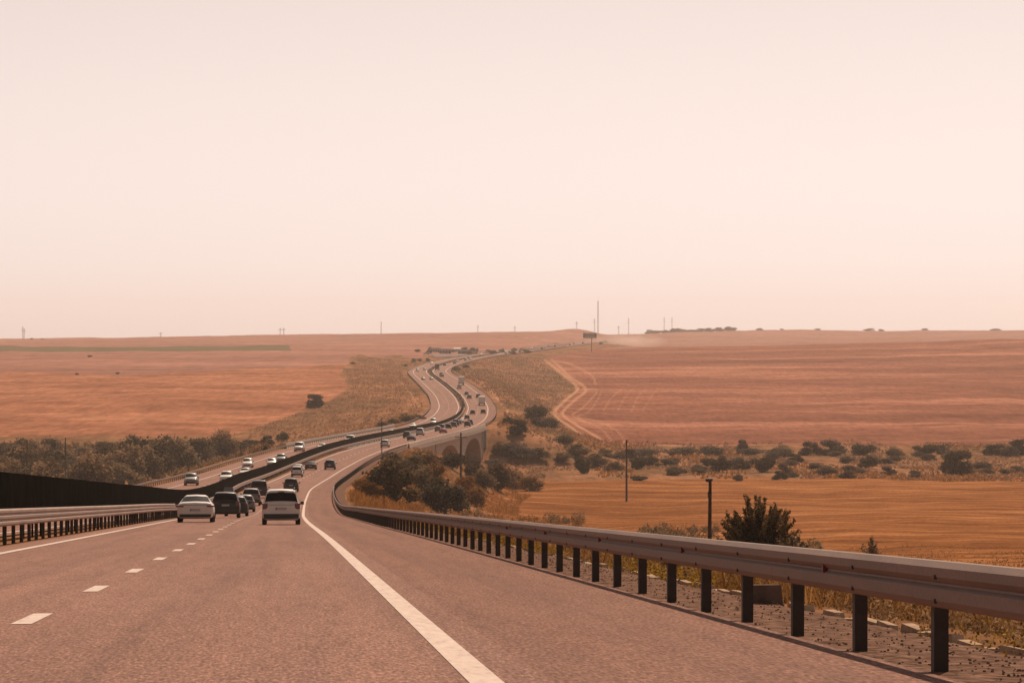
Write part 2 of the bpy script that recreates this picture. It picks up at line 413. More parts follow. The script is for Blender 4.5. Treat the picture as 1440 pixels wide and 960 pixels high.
def make_ground():
    d = np.concatenate([[-200, -140, -90, -50, -20, 0, 10], np.arange(16, 60, 2.0), np.geomspace(60, 1000, 260), np.geomspace(1000, 6400, 300)[1:], np.linspace(6600, 9700, 12)])
    b = np.concatenate([np.linspace(-6000, -1000, 26), np.linspace(-960, -760, 21)[:-1], np.arange(-760, 760.1, 2.6), np.linspace(760, 960, 21)[1:], np.linspace(1000, 6000, 26)])
    D, B = np.meshgrid(d, b, indexing='ij')
    X = B / 5000 * np.maximum(D, 150)
    Z = ground_z(X, D)
    nr, nc = D.shape
    V = np.stack([X, D, Z], -1).reshape(-1, 3)
    px = B + 720; y = 480 - 5000 * Z / np.maximum(D, 1)
    u = X - road_x(np.minimum(D, 5200))
    dust = np.where(D > 700, dust_map(px, y, D.shape), 0) * (0.75 + 0.25 * vnoise(X / 9, D / 30, 9))
    c = lambda A: 0.25 * (A[:-1, :-1] + A[1:, :-1] + A[:-1, 1:] + A[1:, 1:])
    cp, cy, cd, cu = c(px), c(y), c(D), c(u)
    jit = 2.2 * vnoise(c(X) / 12, cd / 60, 21)
    zone = np.zeros(cp.shape, int)
    red_left = poly_x([(768, 505), (776, 512), (790, 525), (808, 539), (812, 546), (805, 556), (786, 572), (781, 580), (785, 586), (797, 594), (815, 608), (826, 619), (850, 625), (930, 628), (1000, 630)], cy)
    zone[(cp > red_left + jit * 0.5) & (cd > 1270) & (cd < 3200) & (cu > 30) & (cy < 626 + 0.6 * jit) & (cp > 766)] = 1
    nf_left = poly_x([(735, 677), (712, 684), (690, 690), (668, 715), (735, 735), (860, 748), (960, 770), (1060, 800), (1300, 850)], cy)
    zone[(cp > nf_left + 3 * jit) & (cu > 22) & (cd > 70) & (cd < 1250) & (cy > 675 - (cp - 800) * 0.010 + 0.8 * jit)] = 2
    lf_right = poly_x([(492, 508), (485, 515), (478, 525), (489, 545), (470, 560), (440, 572), (400, 587), (345, 605), (325, 612), (-900, 618)], cy)
    left = (cp < lf_right + jit) & (cu < -45) & (cd > 1000)
    zone[left & (cy < np.where(cp < 300, 634, 618) + 0.7 * jit)] = 3
    split = np.interp(cp, [-900, 0, 160, 400, 480, 600], [524, 521, 527, 517, 511, 505])
    zone[(cp < 490) & (cu < -45) & (cd > 1500) & (cy < split + 0.5 * jit)] = 4
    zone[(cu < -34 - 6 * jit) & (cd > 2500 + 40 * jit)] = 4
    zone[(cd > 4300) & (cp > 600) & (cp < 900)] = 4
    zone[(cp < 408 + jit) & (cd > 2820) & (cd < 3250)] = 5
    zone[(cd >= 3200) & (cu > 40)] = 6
    idx = np.arange(nr * nc).reshape(nr, nc)
    Q = np.stack([idx[:-1, :-1], idx[:-1, 1:], idx[1:, 1:], idx[1:, :-1]], -1)
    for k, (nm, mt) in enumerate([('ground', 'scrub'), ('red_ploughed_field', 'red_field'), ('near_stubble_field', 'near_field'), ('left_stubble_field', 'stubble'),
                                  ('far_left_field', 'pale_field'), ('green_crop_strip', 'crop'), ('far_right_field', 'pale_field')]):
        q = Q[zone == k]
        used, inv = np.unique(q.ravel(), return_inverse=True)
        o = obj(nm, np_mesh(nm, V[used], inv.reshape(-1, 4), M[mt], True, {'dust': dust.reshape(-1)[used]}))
        tag(o, kind='structure')
make_ground()

# ------------------------------------------------------------------ carriageways and markings
def strip_arrays(ds, us, dz=0.0):
    P = np.stack([at_road(ds, u, dz) for u in us], 1)                       # rows along, columns across
    nr, nc = P.shape[:2]
    idx = np.arange(nr * nc).reshape(nr, nc)
    Q = np.stack([idx[:-1, :-1], idx[:-1, 1:], idx[1:, 1:], idx[1:, :-1]], -1).reshape(-1, 4)
    uv = np.stack([np.broadcast_to(np.array(us), (nr, nc)), np.broadcast_to(ds[:, None], (nr, nc))], -1).reshape(-1, 2)
    return P.reshape(-1, 3), Q, uv

def lift(d): return 0.004 + 0.00004 * np.maximum(d, 0)                      # markings, a touch more over the far road

ds = road_steps(-150, ROAD_END)
for nm, ul, ur, ml in (('right_carriageway', -8.35, 0.42, 'asphalt'), ('hard_shoulder', 0.42, 3.0, 'shoulder'), ('left_carriageway', -21.9, -10.45, 'asphalt')):
    V, Q, uv = strip_arrays(ds, np.linspace(ul, ur, 5))
    tag(obj(nm, np_mesh(nm, V, Q, M[ml], True, None, uv)), kind='structure')

def line_sheet(name, u, w, spans, parent):
    Vs, Qs, Us, k = [], [], [], 0
    for a, b in spans:
        d1 = road_steps(a, b)
        V, Q, uv = strip_arrays(d1, [u - w / 2, u + w / 2])
        V = V.copy(); V[:, 2] += lift(np.repeat(d1, 2))
        Vs.append(V); Qs.append(Q + k); Us.append(uv); k += len(V)
    return obj(name, np_mesh(name, np.concatenate(Vs), np.concatenate(Qs), M['paint'], True, None, np.concatenate(Us)), parent)

marks = tag(empty('road_marking'), kind='structure')
far = lambda d: 0
for u in (0.0, -7.5, -11.25, -18.75):
    for a, b, w in ((-150, 700, 0.22), (700, 2000, 0.27), (2000, ROAD_END, 0.34)):
        line_sheet('edge_line', u, w, [(a, b)], marks)
for u in (-3.75, -15.0):
    k = 0
    dash = 33.6
    while dash < 420:
        line_sheet('lane_dash', u, 0.2, [(dash, dash + 3.1)], marks); dash += 11.75
    spans = []
    while dash < 2600:
        spans.append((dash, dash + 3.1)); dash += 11.75
    o = line_sheet('lane_dashes_far', u, 0.2, spans, marks); o['kind'] = 'stuff'

# ------------------------------------------------------------------ guard rails
def sweep(path, prof, closed=True):
    """path: (n,3) points, prof: (k,2) offsets (to the right of the path, up)"""
    path = np.asarray(path); n = len(path)
    t = np.gradient(path[:, :2], axis=0); t /= np.linalg.norm(t, axis=1)[:, None]
    rx = np.stack([t[:, 1], -t[:, 0]], 1)
    prof = np.asarray(prof, float); k = len(prof)
    V = np.zeros((n, k, 3))
    V[:, :, :2] = path[:, None, :2] + rx[:, None, :] * prof[None, :, 0:1]
    V[:, :, 2] = path[:, None, 2] + prof[None, :, 1]
    idx = np.arange(n * k).reshape(n, k)
    nx = np.roll(idx, -1, axis=1)
    Q = np.stack([idx[:-1], idx[1:], nx[1:], nx[:-1]], -1)
    if not closed: Q = Q[:, :-1]
    return V.reshape(-1, 3), Q.reshape(-1, 4)

def w_profile(z0, folds, side, depth=0.062, pitch=0.156, th=0.012):
    """rolled steel beam with this many ridges; side -1: ridges face left"""
    pts = [(0.0, folds * pitch)]
    for k in reversed(range(folds)):
        b = k * pitch
        pts += [(0.022, b + pitch * 0.975), (depth, b + pitch * (0.72 if k == folds - 1 or folds == 3 else 0.84)), (depth, b + pitch * 0.34), (0.020, b + pitch * 0.07)]
    pts.append((0.0, 0.0))
    front = [(side * x, z0 + z) for x, z in pts]
    back = [(side * (x - th), z0 + z) for x, z in reversed(pts)]
    p = front + back
    return p if side < 0 else p[::-1]

def guard_rail(name, label, u, side, a, b, z0, folds, gap, singles, mat_beam='rail', start=None, reflect=0.0, clearance=True):
    root = empty(name, tuple(at_road(max(a, 0) + 1.0, u)))
    tag(root, label, 'guard rail', 'steel guard rails along the motorway')
    inv = Vector(root.location)
    d = road_steps(a, b, 0.01, 1.0, 20)
    V, Q = sweep(at_road(d, u), w_profile(z0, folds, side))
    top = z0 + folds * 0.156
    bo = obj('beam', np_mesh('beam', V - np.array(inv), Q, M[mat_beam], False), root)
    # posts: C section, the near ones one by one, the far ones as one part
    pm = MB()
    hw = 0.055
    h = top - 0.05 + 0.5
    pm.box((0, 0, (top - 0.05) / 2 - 0.25), (0.06, 0.12, h)); pm.box((0.03 * -side, 0.045, (top - 0.05) / 2 - 0.25), (0.08, 0.02, h)); pm.box((0.03 * -side, -0.045, (top - 0.05) / 2 - 0.25), (0.08, 0.02, h))
    me = pm.mesh('post', M['post'])
    sm = MB(); sm.box((0, 0, 0), (0.09, 0.10, 0.2)); sme = sm.mesh('spacer', M['post'])
    fm = MB(); q = start if start is not None else a + 1.0; k = 0
    while q < b:
        p = Vector(at_road(q, u - side * 0.115)) - inv
        if k < singles:
            o = obj('post', me, root); o.location = p; o.rotation_euler.z = heading(q)[0]
            if k < 60:
                s_ = obj('spacer', sme, o); s_.location = (side * 0.062, 0, z0 + folds * 0.078)
        else:
            fm.box((p.x, p.y, p.z + (top - 0.05) / 2 - 0.25), (0.09, 0.12, h))
        k += 1; q += gap
    if fm.v:
        o = fm.build('far_posts', M['post'], root); o['kind'] = 'stuff'
    if reflect:
        rm = MB(); rm.box((0, 0, 0), (0.05, 0.06, 0.085)); rme = rm.mesh('reflector', M['reflector'])
        q = 27.9
        while q < min(b, 75):
            p = Vector(at_road(q, u + side * 0.034, z0 + folds * 0.078)) - inv
            o = obj('reflector', rme, root); o.location = p; o.rotation_euler.z = heading(q)[0]; q += reflect
        bm_ = MB(); bm_.box((0, 0, 0), (0.016, 0.03, 0.03)); bolt_me = bm_.mesh('bolt', M['post'])
        q = 23.0
        while q < 130:
            p = Vector(at_road(q, u + side * 0.064, z0 + 0.05)) - inv
            for zz in (0.0, 0.156):
                o = obj('bolt', bolt_me, root); o.location = p + Vector((0, 0, zz)); o.rotation_euler.z = heading(q)[0]
            q += 3.38
    return root

guard_rail('guard_rail', 'rusty grey beam guard rail on dark posts along the right hard shoulder', 3.02, -1, 4, 775, 0.44, 2, 3.35, 210, start=23.9, reflect=10.1)
guard_rail('guard_rail', 'pale three-ridged guard rail on close-set posts before the dark median screen', -8.75, 1, 40, 1400, 0.47, 3, 3.1, 260, start=60, mat_beam='rail_pale')
guard_rail('guard_rail', 'guard rail behind the dark screen, facing the oncoming carriageway', -10.15, -1, 200, 1400, 0.42, 2, 6.0, 0)
guard_rail('guard_rail', 'pale guard rail along the far outer edge of the oncoming carriageway', -22.0, 1, 250, 1500, 0.42, 2, 4.0, 140, start=300)
guard_rail('guard_rail', 'thin outer rail of the oncoming carriageway beyond the viaduct bend', -22.0, 1, 1500, 3600, 0.42, 2, 8.0, 0)
guard_rail('guard_rail', 'left one of the two median rails beyond the viaduct', -10.2, -1, 1400, 3600, 0.42, 2, 8.0, 0)
guard_rail('guard_rail', 'right one of the two median rails beyond the viaduct', -8.7, 1, 1400, 3600, 0.42, 2, 8.0, 0)
guard_rail('guard_rail', 'thin rail on the outer right edge of the bend beyond the viaduct', 3.15, -1, 1048, 3300, 0.42, 2, 8.0, 0)

# ------------------------------------------------------------------ dark screen in the median
def median_screen():
    root = empty('median_screen', tuple(at_road(60, -9.45)))
    tag(root, 'tall dark panel screen standing in the median between the carriageways', 'screen')
    inv = Vector(root.location)
    fm = MB(); fp = MB()
    q, k = 60.0, 0
    while q < 1385:
        L = 4.0 if q < 600 else 10.0
        h = 1.98
        if q > 1000: h -= 0.25
        p0 = Vector(at_road(q + 0.03, -9.45)) - inv; p1 = Vector(at_road(q + L - 0.03, -9.45)) - inv
        n = Vector((p1.y - p0.y, p0.x - p1.x, 0)).normalized() * 0.04
        vs = []
        for p in (p0, p1):
            for zz in (0.42, h):
                vs += [p - n + Vector((0, 0, zz)), p + n + Vector((0, 0, zz))]
        fs = [(0, 2, 3, 1), (4, 5, 7, 6), (0, 4, 6, 2), (1, 3, 7, 5), (2, 6, 7, 3), (0, 1, 5, 4)]
        if q < 600:
            m = MB(); m.add(vs, fs); m.build('panel', M['screen'], root)
            m = MB(); m.box((p0.x, p0.y, p0.z + h / 2 - 0.15), (0.06, 0.08, h + 0.20), heading(q)[0]); m.build('post', M['screen_post'], root)
        else:
            fm.add(vs, fs)
        q += L; k += 1
    o = fm.build('far_panels', M['screen'], root); o['kind'] = 'stuff'
median_screen()

# median strip beyond the viaduct carries a low hedge of dry weeds: built with the vegetation below

# ------------------------------------------------------------------ verge: gravel, broken kerb, blocks, stones
def verge():
    ds_ = road_steps(10, 775, 0.01, 0.6, 8)
    us = np.linspace(3.0, 4.35, 8)
    V, Q, uv = strip_arrays(ds_, us, -0.02)
    V[:, 2] += 0.02 * vnoise(V[:, 0] * 2, V[:, 1] * 2, 4) - np.tile(np.linspace(0, 0.03, 8), len(ds_))
    tag(obj('gravel_verge', np_mesh('gravel_verge', V, Q, M['gravel'], True, None, uv)), kind='structure')
    rng = random.Random(5)
    root = empty('drain_kerb', tuple(at_road(20, 4.35)))
    tag(root, 'broken pale concrete drain kerb behind the right guard rail', 'kerb')
    inv = Vector(root.location)
    q = 20.0
    while q < 110:
        L = rng.uniform(0.9, 1.15)
        if rng.random() < 0.82:
            m = MB()
            g = 0.004
            m.box((0, 0, 0.0), (0.12, L - 0.02, 0.14), 0, 0.8)
            o = m.build('kerb_block', M['kerb'], root)
            o.location = Vector(at_road(q, 4.42 + rng.uniform(-0.05, 0.05), rng.uniform(-0.12, -0.07))) - inv
            o.rotation_euler = (heading(q)[1] + rng.uniform(-.03, .03), rng.uniform(-.15, .15), heading(q)[0] + rng.uniform(-.05, .05))
        q += L
    for q, u, s, lab in ((40.6, 4.2, (0.36, 0.5, 0.24), 'low dark concrete block behind the right guard rail, beside the pale kerb'),
                         (25.6, 4.75, (0.40, 0.5, 0.28), 'dark concrete block at the right edge of the picture behind the guard rail')):
        m = MB(); m.box((0, 0, s[2] / 2 - 0.04), s, 0, 0.93)
        o = m.build('concrete_block', M['block']); o.location = at_road(q, u, -0.03); o.rotation_euler = (heading(q)[1], 0, heading(q)[0] + 0.1)
        tag(o, lab, 'block', 'concrete blocks on the verge')
    m = MB()
    for k in range(1500):
        q = 20 + 70 * rng.random() ** 1.6; u = rng.uniform(3.08, 4.3); s = rng.uniform(0.004, 0.012)
        p = at_road(q, u, 0)
        a = rng.uniform(0, 3)
        m.box((p[0], p[1], p[2] - 0.02 + s * 0.3), (s * 2, s * 1.5, s * 1.3), a, rng.uniform(0.4, 0.8))
    tag(m.build('loose_stones', M['stone']), 'loose stones scattered over the gravel verge under the guard rail', 'stones', kind='stuff')
verge()

# ------------------------------------------------------------------ viaduct
def viaduct():
    a, b = 770.0, 1048.0
    root = empty('viaduct', tuple(at_road(905, -9.4, -12)))
    tag(root, 'concrete motorway viaduct with arched openings over the valley', 'viaduct')
    inv = Vector(root.location)
    UL, UR = -23.2, 4.0
    d = np.arange(a, b + 0.1, 4.0)
    # deck slab under the carriageways
    V, Q = sweep(at_road(d, 0), [(UL, -0.09), (UR, -0.09), (UR, -0.9), (UL, -0.9)][::-1])
    obj('deck', np_mesh('deck', V - np.array(inv), Q, M['concrete'], False), root)
    for u, s in ((UR - 0.18, 1), (UL + 0.18, -1)):
        V, Q = sweep(at_road(d, u), [(-0.2, -0.08), (-0.14, 0.35), (-0.10, 0.95), (0.10, 0.95), (0.2, -0.08)])
        obj('parapet', np_mesh('parapet', V - np.array(inv), Q, M['concrete'], False), root)
    # arches: spandrel walls and barrels between piers
    piers = [772.0, 862.0, 950.0, 1042.0]
    for k, (p0, p1) in enumerate(zip(piers[:-1], piers[1:])):
        L = p1 - p0; n = 26
        t = np.linspace(0, 1, n)
        dd = p0 + L * t
        ph = 3.2 if True else 0
        x = np.abs(t - 0.5) * 2
        inner = np.clip((x) / 0.94, 0, 1)
        crown = -2.3; rise = 9.5
        zi = np.where(x < 0.94, crown - rise * (1 - np.sqrt(np.maximum(0, 1 - inner ** 2.4))), -15.0)
        m = MB(); vs = []
        for i in range(n):
            for u in (UL + 0.9, UR - 0.9):
                p = at_road(dd[i], u)
                vs += [(p[0] - inv.x, p[1] - inv.y, p[2] - 0.85 - inv.z), (p[0] - inv.x, p[1] - inv.y, p[2] + zi[i] - inv.z)]
        fs = []
        for i in range(n - 1):
            o_ = i * 4; q_ = o_ + 4
            fs += [(o_, o_ + 1, q_ + 1, q_), (o_ + 2, q_ + 2, q_ + 3, o_ + 3), (o_ + 1, o_ + 3, q_ + 3, q_ + 1)]
        m.add(vs, fs)
        m.build('arch', M['concrete'], root)
    for p in piers:
        m = MB()
        c = at_road(p, -9.6)
        m.box((c[0] - inv.x, c[1] - inv.y, c[2] - 9.5 - inv.z), (26.0, 4.2, 17.0), heading(p)[0])
        m.build('pier', M['concrete'], root)
    c = at_road(1047.5, 3.55)
    m = MB(); m.box((c[0] - inv.x, c[1] - inv.y, c[2] - 6.0 - inv.z), (1.3, 3.0, 11.0), heading(1047)[0]); m.build('abutment', M['concrete'], root)
viaduct()

# ------------------------------------------------------------------ trees, shrubs and other growth
def leaf_mat(name, dark, mid, light):
    m = Mat(name, 0.8, 0, 0.05)
    t = m.attr('tone')
    c = m.ramp(t, [(0.0, dark), (0.5, mid), (1.0, light)])
    r = m.info()
    c = m.mix(c, m.ramp(r, [(0.0, (0.78, 0.80, 0.80)), (0.5, (1, 1, 1)), (1.0, (1.25, 1.08, 0.95))]), 1.0, 'MULTIPLY')
    m.color(c)
    tr = m.n.new('ShaderNodeBsdfTranslucent'); m.l.new(c, tr.inputs[0])
    mx = m.n.new('ShaderNodeMixShader'); mx.inputs[0].default_value = 0.42
    m.l.new(m.p.outputs[0], mx.inputs[1]); m.l.new(tr.outputs[0], mx.inputs[2])
    m.l.new(mx.outputs[0], m.n['Material Output'].inputs[0])
    return m.m
LEAF = {'dark': leaf_mat('dark_foliage', (0.030, 0.024, 0.014), (0.080, 0.058, 0.031), (0.165, 0.112, 0.058)),
        'dusty': leaf_mat('dusty_foliage', (0.060, 0.043, 0.024), (0.155, 0.103, 0.056), (0.30, 0.195, 0.108)),
        'grey': leaf_mat('grey_foliage', (0.060, 0.045, 0.032), (0.118, 0.085, 0.058), (0.19, 0.135, 0.092)),
        'scrub': leaf_mat('pale_scrub', (0.17, 0.094, 0.050), (0.27, 0.145, 0.078), (0.38, 0.20, 0.11)),
        'bush': leaf_mat('olive_bush', (0.045, 0.029, 0.012), (0.125, 0.078, 0.032), (0.26, 0.155, 0.066)),
        'rusty': leaf_mat('rusty_foliage', (0.11, 0.050, 0.014), (0.24, 0.11, 0.028), (0.40, 0.20, 0.060)),
        'straw': leaf_mat('dry_straw', (0.13, 0.058, 0.016), (0.24, 0.112, 0.034), (0.40, 0.20, 0.070)),
        'ochre': leaf_mat('ochre_weeds', (0.14, 0.075, 0.012), (0.30, 0.16, 0.022), (0.52, 0.30, 0.045))}
M['bark'] = simple('bark', (0.05, 0.036, 0.028), 0.95, 0, 0.4, 8.0, 0.5)

def quads_at(C, size, rng, up=0.0, aspect=1.6):
    """small leaf faces with random directions centred on C"""
    n = len(C)
    a = rng.normal(size=(n, 3)); a[:, 2] += up; a /= np.linalg.norm(a, axis=1)[:, None]
    r = rng.normal(size=(n, 3)); b = np.cross(a, r); b /= np.linalg.norm(b, axis=1)[:, None] + 1e-9
    s = size * rng.uniform(0.6, 1.4, (n, 1))
    L, W = a * s * aspect * 0.5, b * s * 0.5
    V = np.stack([C - L, C + W * 0.9 - L * 0.1, C + L, C - W * 0.9 + L * 0.1], 1).reshape(-1, 3)
    return V, np.arange(n * 4).reshape(-1, 4)

def crown_mesh(seed, n, leaf, mat_key, lobes=11, squat=1.0, loose=0.25, base=-0.06):
    """crown of a tree of height 1: uneven lobes of leaf faces with gaps between them"""
    rng = np.random.default_rng(seed)
    cs, rs = [], []
    for k in range(lobes):
        g = rng.uniform(0, 2 * np.pi); h = rng.uniform(base + 0.16, 0.78)
        spread = 0.32 * squat * (1 - max(0, h - 0.45) * 1.25) * rng.uniform(0.3, 1.0)
        cs.append((np.cos(g) * spread, np.sin(g) * spread, h)); rs.append(rng.uniform(0.13, 0.26) * (1.1 - 0.35 * h))
    cs = np.array(cs); rs = np.array(rs)
    pick = rng.choice(lobes, n, p=rs ** 2 / (rs ** 2).sum())
    dirs = rng.normal(size=(n, 3)); dirs /= np.linalg.norm(dirs, axis=1)[:, None]
    rad = rs[pick] * (1 - 0.55 * rng.random(n) ** 2) * np.where(rng.random(n) < loose, rng.uniform(1.0, 1.55, n), 1.0)
    C = cs[pick] + dirs * rad[:, None] * np.array([squat, squat, 0.9])
    # gaps: drop leaves where a coarse noise is low
    keep = (vnoise(C[:, 0] * 9 + C[:, 2] * 4, C[:, 1] * 9 - C[:, 2] * 7, seed) > -0.45) & (C[:, 2] > 0.01)
    C = C[keep]; pick = pick[keep]
    V, Q = quads_at(C, leaf, rng)
    tone = np.clip(0.45 + 0.22 * rng.normal(size=lobes)[pick] + 0.16 * rng.normal(size=len(C)), 0, 1)
    return np_mesh('crown', V, Q, LEAF[mat_key], False, {'tone': np.repeat(tone, 4)}), cs

def trunk_mesh(cs, seed):
    rng = random.Random(seed); m = MB()
    m.tube([(0, 0, -0.12), (0.004, 0, 0.02), (0.012, 0.006, 0.20), (0.0, 0.01, 0.46)], [0.034, 0.026, 0.02, 0.010], 7)
    for c in cs[:6]:
        h = min(0.3, c[2] * 0.5)
        m.tube([(0.006, 0.003, h * 0.6), (c[0] * 0.55, c[1] * 0.55, (h + c[2]) / 2), tuple(c)], [0.014, 0.008, 0.003], 5)
    return m.mesh('trunk', M['bark'])

VAR = {}
def variants(key, mat_key, count, seed, **kw):
    VAR[key] = []
    for k in range(count):
        cm, cs = crown_mesh(seed + k, mat_key=mat_key, **kw)
        VAR[key].append((cm, trunk_mesh(cs, seed + k)))
variants('dark', 'dark', 3, 100, n=4200, leaf=0.050, squat=1.15)
variants('dusty', 'dusty', 4, 200, n=3800, leaf=0.050, squat=1.2, lobes=13)
variants('grey', 'grey', 3, 300, n=3200, leaf=0.055, squat=1.25)
variants('rusty', 'rusty', 2, 400, n=4200, leaf=0.045, squat=1.2, lobes=14)
variants('low', 'grey', 3, 500, n=2200, leaf=0.085, squat=2.2, base=-0.05)

TREES = []          # collected first, so that labels can count them from the left
_trng = random.Random(11)
def plant(kind, px, py, wpx, hpx, patch, dmin=60.0, word='shrub', d=None):
    """a tree with its foot at this bearing and depression; width and height in the same units"""
    if d is None: X, D, z = ground_hit(px, py, dmin)
    else: X, D = (px - 720) / 5000 * d, d; z = float(ground_z(X, D))
    TREES.append(dict(kind=kind, X=X, D=D, z=z, h=hpx * D / 5000, w=wpx * D / 5000, patch=patch, word=word, px=px))

# beside the road before the viaduct
for a in [('dark', 557, 708, 78, 70), ('dusty', 592, 690, 44, 40), ('dark', 620, 722, 72, 56), ('rusty', 612, 690, 46, 42), ('rusty', 655, 700, 34, 36),
          ('dusty', 640, 712, 40, 34), ('rusty', 520, 700, 36, 26), ('rusty', 508, 692, 26, 22), ('dusty', 578, 668, 46, 32), ('dusty', 600, 660, 44, 30),
          ('dark', 636, 660, 36, 34), ('dusty', 556, 662, 40, 32)]:
    plant(*a, 'on the bank before the viaduct', 150, 'shrub' if a[0] != 'rusty' else 'bush')
for a in [('dark', 700, 690, 46, 44), ('dusty', 680, 688, 36, 34), ('dusty', 722, 688, 34, 30), ('dark', 668, 676, 30, 34), ('grey', 695, 660, 34, 20), ('rusty', 745, 690, 40, 22), ('rusty', 668, 712, 34, 30)]:
    plant(*a, 'between viaduct and near field', 300, 'shrub')
# scrubby valley right of the viaduct
for a in [('dark', 729, 610, 32, 24), ('dark', 752, 592, 34, 32), ('grey', 757, 600, 26, 18), ('grey', 775, 602, 24, 16), ('dusty', 792, 625, 28, 18), ('dusty', 757, 645, 30, 18),
          ('dark', 821, 666, 24, 34), ('dusty', 812, 640, 44, 20), ('grey', 720, 640, 46, 22), ('low', 735, 642, 60, 14), ('dark', 712, 596, 16, 12), ('dusty', 790, 648, 24, 14),
          ('dusty', 850, 640, 20, 12), ('dusty', 700, 640, 22, 22)]:
    plant(*a, 'on the slope right of the viaduct', 900, 'shrub')
belt = [('low', 905, 642, 40, 14), ('dark', 897, 660, 26, 26), ('dark', 918, 656, 24, 18), ('dusty', 946, 668, 34, 16), ('low', 955, 640, 50, 14), ('low', 1000, 640, 46, 14),
        ('grey', 870, 645, 30, 14), ('dark', 1012, 664, 30, 26), ('dark', 1044, 632, 15, 16), ('grey', 1040, 660, 30, 18), ('dark', 1071, 664, 34, 32), ('dusty', 1100, 640, 34, 16),
        ('grey', 1105, 668, 24, 20), ('dark', 1097, 674, 20, 14), ('dark', 1140, 640, 30, 22), ('grey', 1170, 640, 40, 24), ('dark', 1216, 640, 34, 22), ('dark', 1218, 658, 30, 20),
        ('dusty', 1260, 642, 24, 16), ('dark', 1300, 640, 36, 22), ('grey', 1325, 638, 26, 18), ('dark', 1345, 668, 52, 40), ('grey', 1285, 672, 24, 12), ('dark', 1400, 640, 36, 18),
        ('dark', 1432, 640, 34, 26), ('grey', 1420, 642, 26, 16), ('dusty', 980, 664, 26, 14), ('dusty', 862, 662, 24, 16), ('dark', 902, 676, 26, 10), ('grey', 1190, 672, 26, 12),
        ('dark', 940, 655, 26, 16), ('dusty', 1160, 668, 30, 16), ('low', 1060, 640, 50, 12), ('grey', 1380, 660, 30, 12), ('dusty', 840, 655, 26, 22), ('dark', 1118, 650, 22, 14),
        ('grey', 1250, 668, 22, 14), ('dark', 1000, 655, 24, 16), ('dusty', 1040, 676, 16, 12), ('dark', 885, 645, 24, 16)]
for a in belt: plant(*a, 'in the belt between the right-hand fields', 900, 'shrub')
for k in range(26):
    plant(_trng.choice(['low', 'grey', 'dusty', 'low']), _trng.uniform(830, 1440), _trng.uniform(638, 672), _trng.uniform(18, 36), _trng.uniform(8, 14),
          'in the belt between the right-hand fields', 900, 'shrub')
# hollow left of the motorway
hollow = [('dark', 183, 650, 44, 42), ('dusty', 85, 668, 66, 46), ('dusty', 30, 665, 60, 46), ('dark', 145, 660, 46, 40), ('dusty', 120, 690, 70, 60), ('dark', 215, 684, 60, 58),
          ('dusty', 245, 680, 60, 56), ('dusty', 175, 692, 66, 60), ('dark', 245, 655, 40, 30), ('dusty', 275, 664, 46, 40), ('dark', 300, 660, 40, 34), ('dark', 325, 648, 36, 24),
          ('dark', 356, 642, 24, 16), ('dark', 376, 632, 18, 14), ('dark', 398, 628, 20, 14), ('dusty', 60, 694, 60, 56), ('dusty', 10, 690, 60, 50), ('grey', 100, 655, 60, 30),
          ('grey', 40, 645, 60, 24), ('grey', 215, 648, 50, 26), ('dusty', 300, 640, 36, 18), ('grey', 5, 640, 50, 20), ('dusty', 150, 640, 44, 22), ('grey', 268, 642, 40, 20),
          ('dusty', 340, 634, 30, 14), ('dusty', 200, 700, 50, 50), ('dark', 20, 700, 60, 46), ('grey', 70, 640, 44, 18), ('dusty', 115, 645, 46, 22)]
def behind_rail(px, py): return min(py, float(np.interp(px, [-20, 0, 100, 200, 240, 333, 420], [735, 728, 700, 672, 661, 634, 615])))
for a in hollow: plant(a[0], a[1], behind_rail(a[1], a[2]), a[3], a[4], 'in the hollow left of the motorway', 420, 'tree')
for k in range(16):
    hx = _trng.uniform(-20, 320)
    plant(_trng.choice(['dusty', 'grey', 'dark', 'dusty']), hx, behind_rail(hx, _trng.uniform(640, 690)), _trng.uniform(36, 60), _trng.uniform(22, 44), 'in the hollow left of the motorway', 420, 'tree')
# single ones on the fields and slopes
plant('dark', 443, 573, 27, 22, 'alone at the edge of the left stubble field', 1000)
for a in [('dusty', 572, 593, 26, 14), ('dusty', 555, 596, 18, 10), ('grey', 590, 590, 18, 8), ('grey', 538, 600, 14, 8)]: plant(*a, 'on the bank left of the viaduct', 1000)
for a in [('dark', 127, 502, 7, 4), ('dark', 165, 526, 6, 4), ('dark', 108, 527, 6, 3), ('dark', 497, 512, 8, 4)]: plant(*a, 'as a speck on the far left field', 1500)
# ridge and rest area
for k in range(20):
    plant(_trng.choice(['dark', 'grey']), 912 + 6.2 * k + _trng.uniform(-3, 3), 466, _trng.uniform(10, 16), _trng.uniform(3, 6.5), 'on the far ridge at the right', d=5980, word='tree')
for x, w, h in ((1068, 10, 3), (1100, 8, 2), (1150, 10, 3), (1222, 16, 4), (1240, 10, 3), (1300, 12, 2.5), (1400, 14, 3), (45, 4, 3), (60, 6, 2)):
    plant('grey', x, 466, w, h, 'on the far skyline', d=5980 if x > 800 else 4700, word='tree')
for k in range(26):
    plant(_trng.choice(['dusty', 'grey', 'dusty']), _trng.uniform(585, 745), _trng.uniform(493, 499), _trng.uniform(5, 11), _trng.uniform(3.5, 7), 'round the far rest area', 2700, 'tree')
for a in [('dusty', 582, 509, 8, 6), ('dusty', 590, 508, 8, 5), ('grey', 602, 508, 8, 5), ('dusty', 643, 521, 14, 8), ('dusty', 570, 515, 8, 4), ('grey', 655, 517, 9, 5),
          ('dusty', 851, 482, 9, 4), ('dusty', 845, 484, 6, 4)]:
    plant(*a, 'beside the farthest bends of the motorway', 1900)

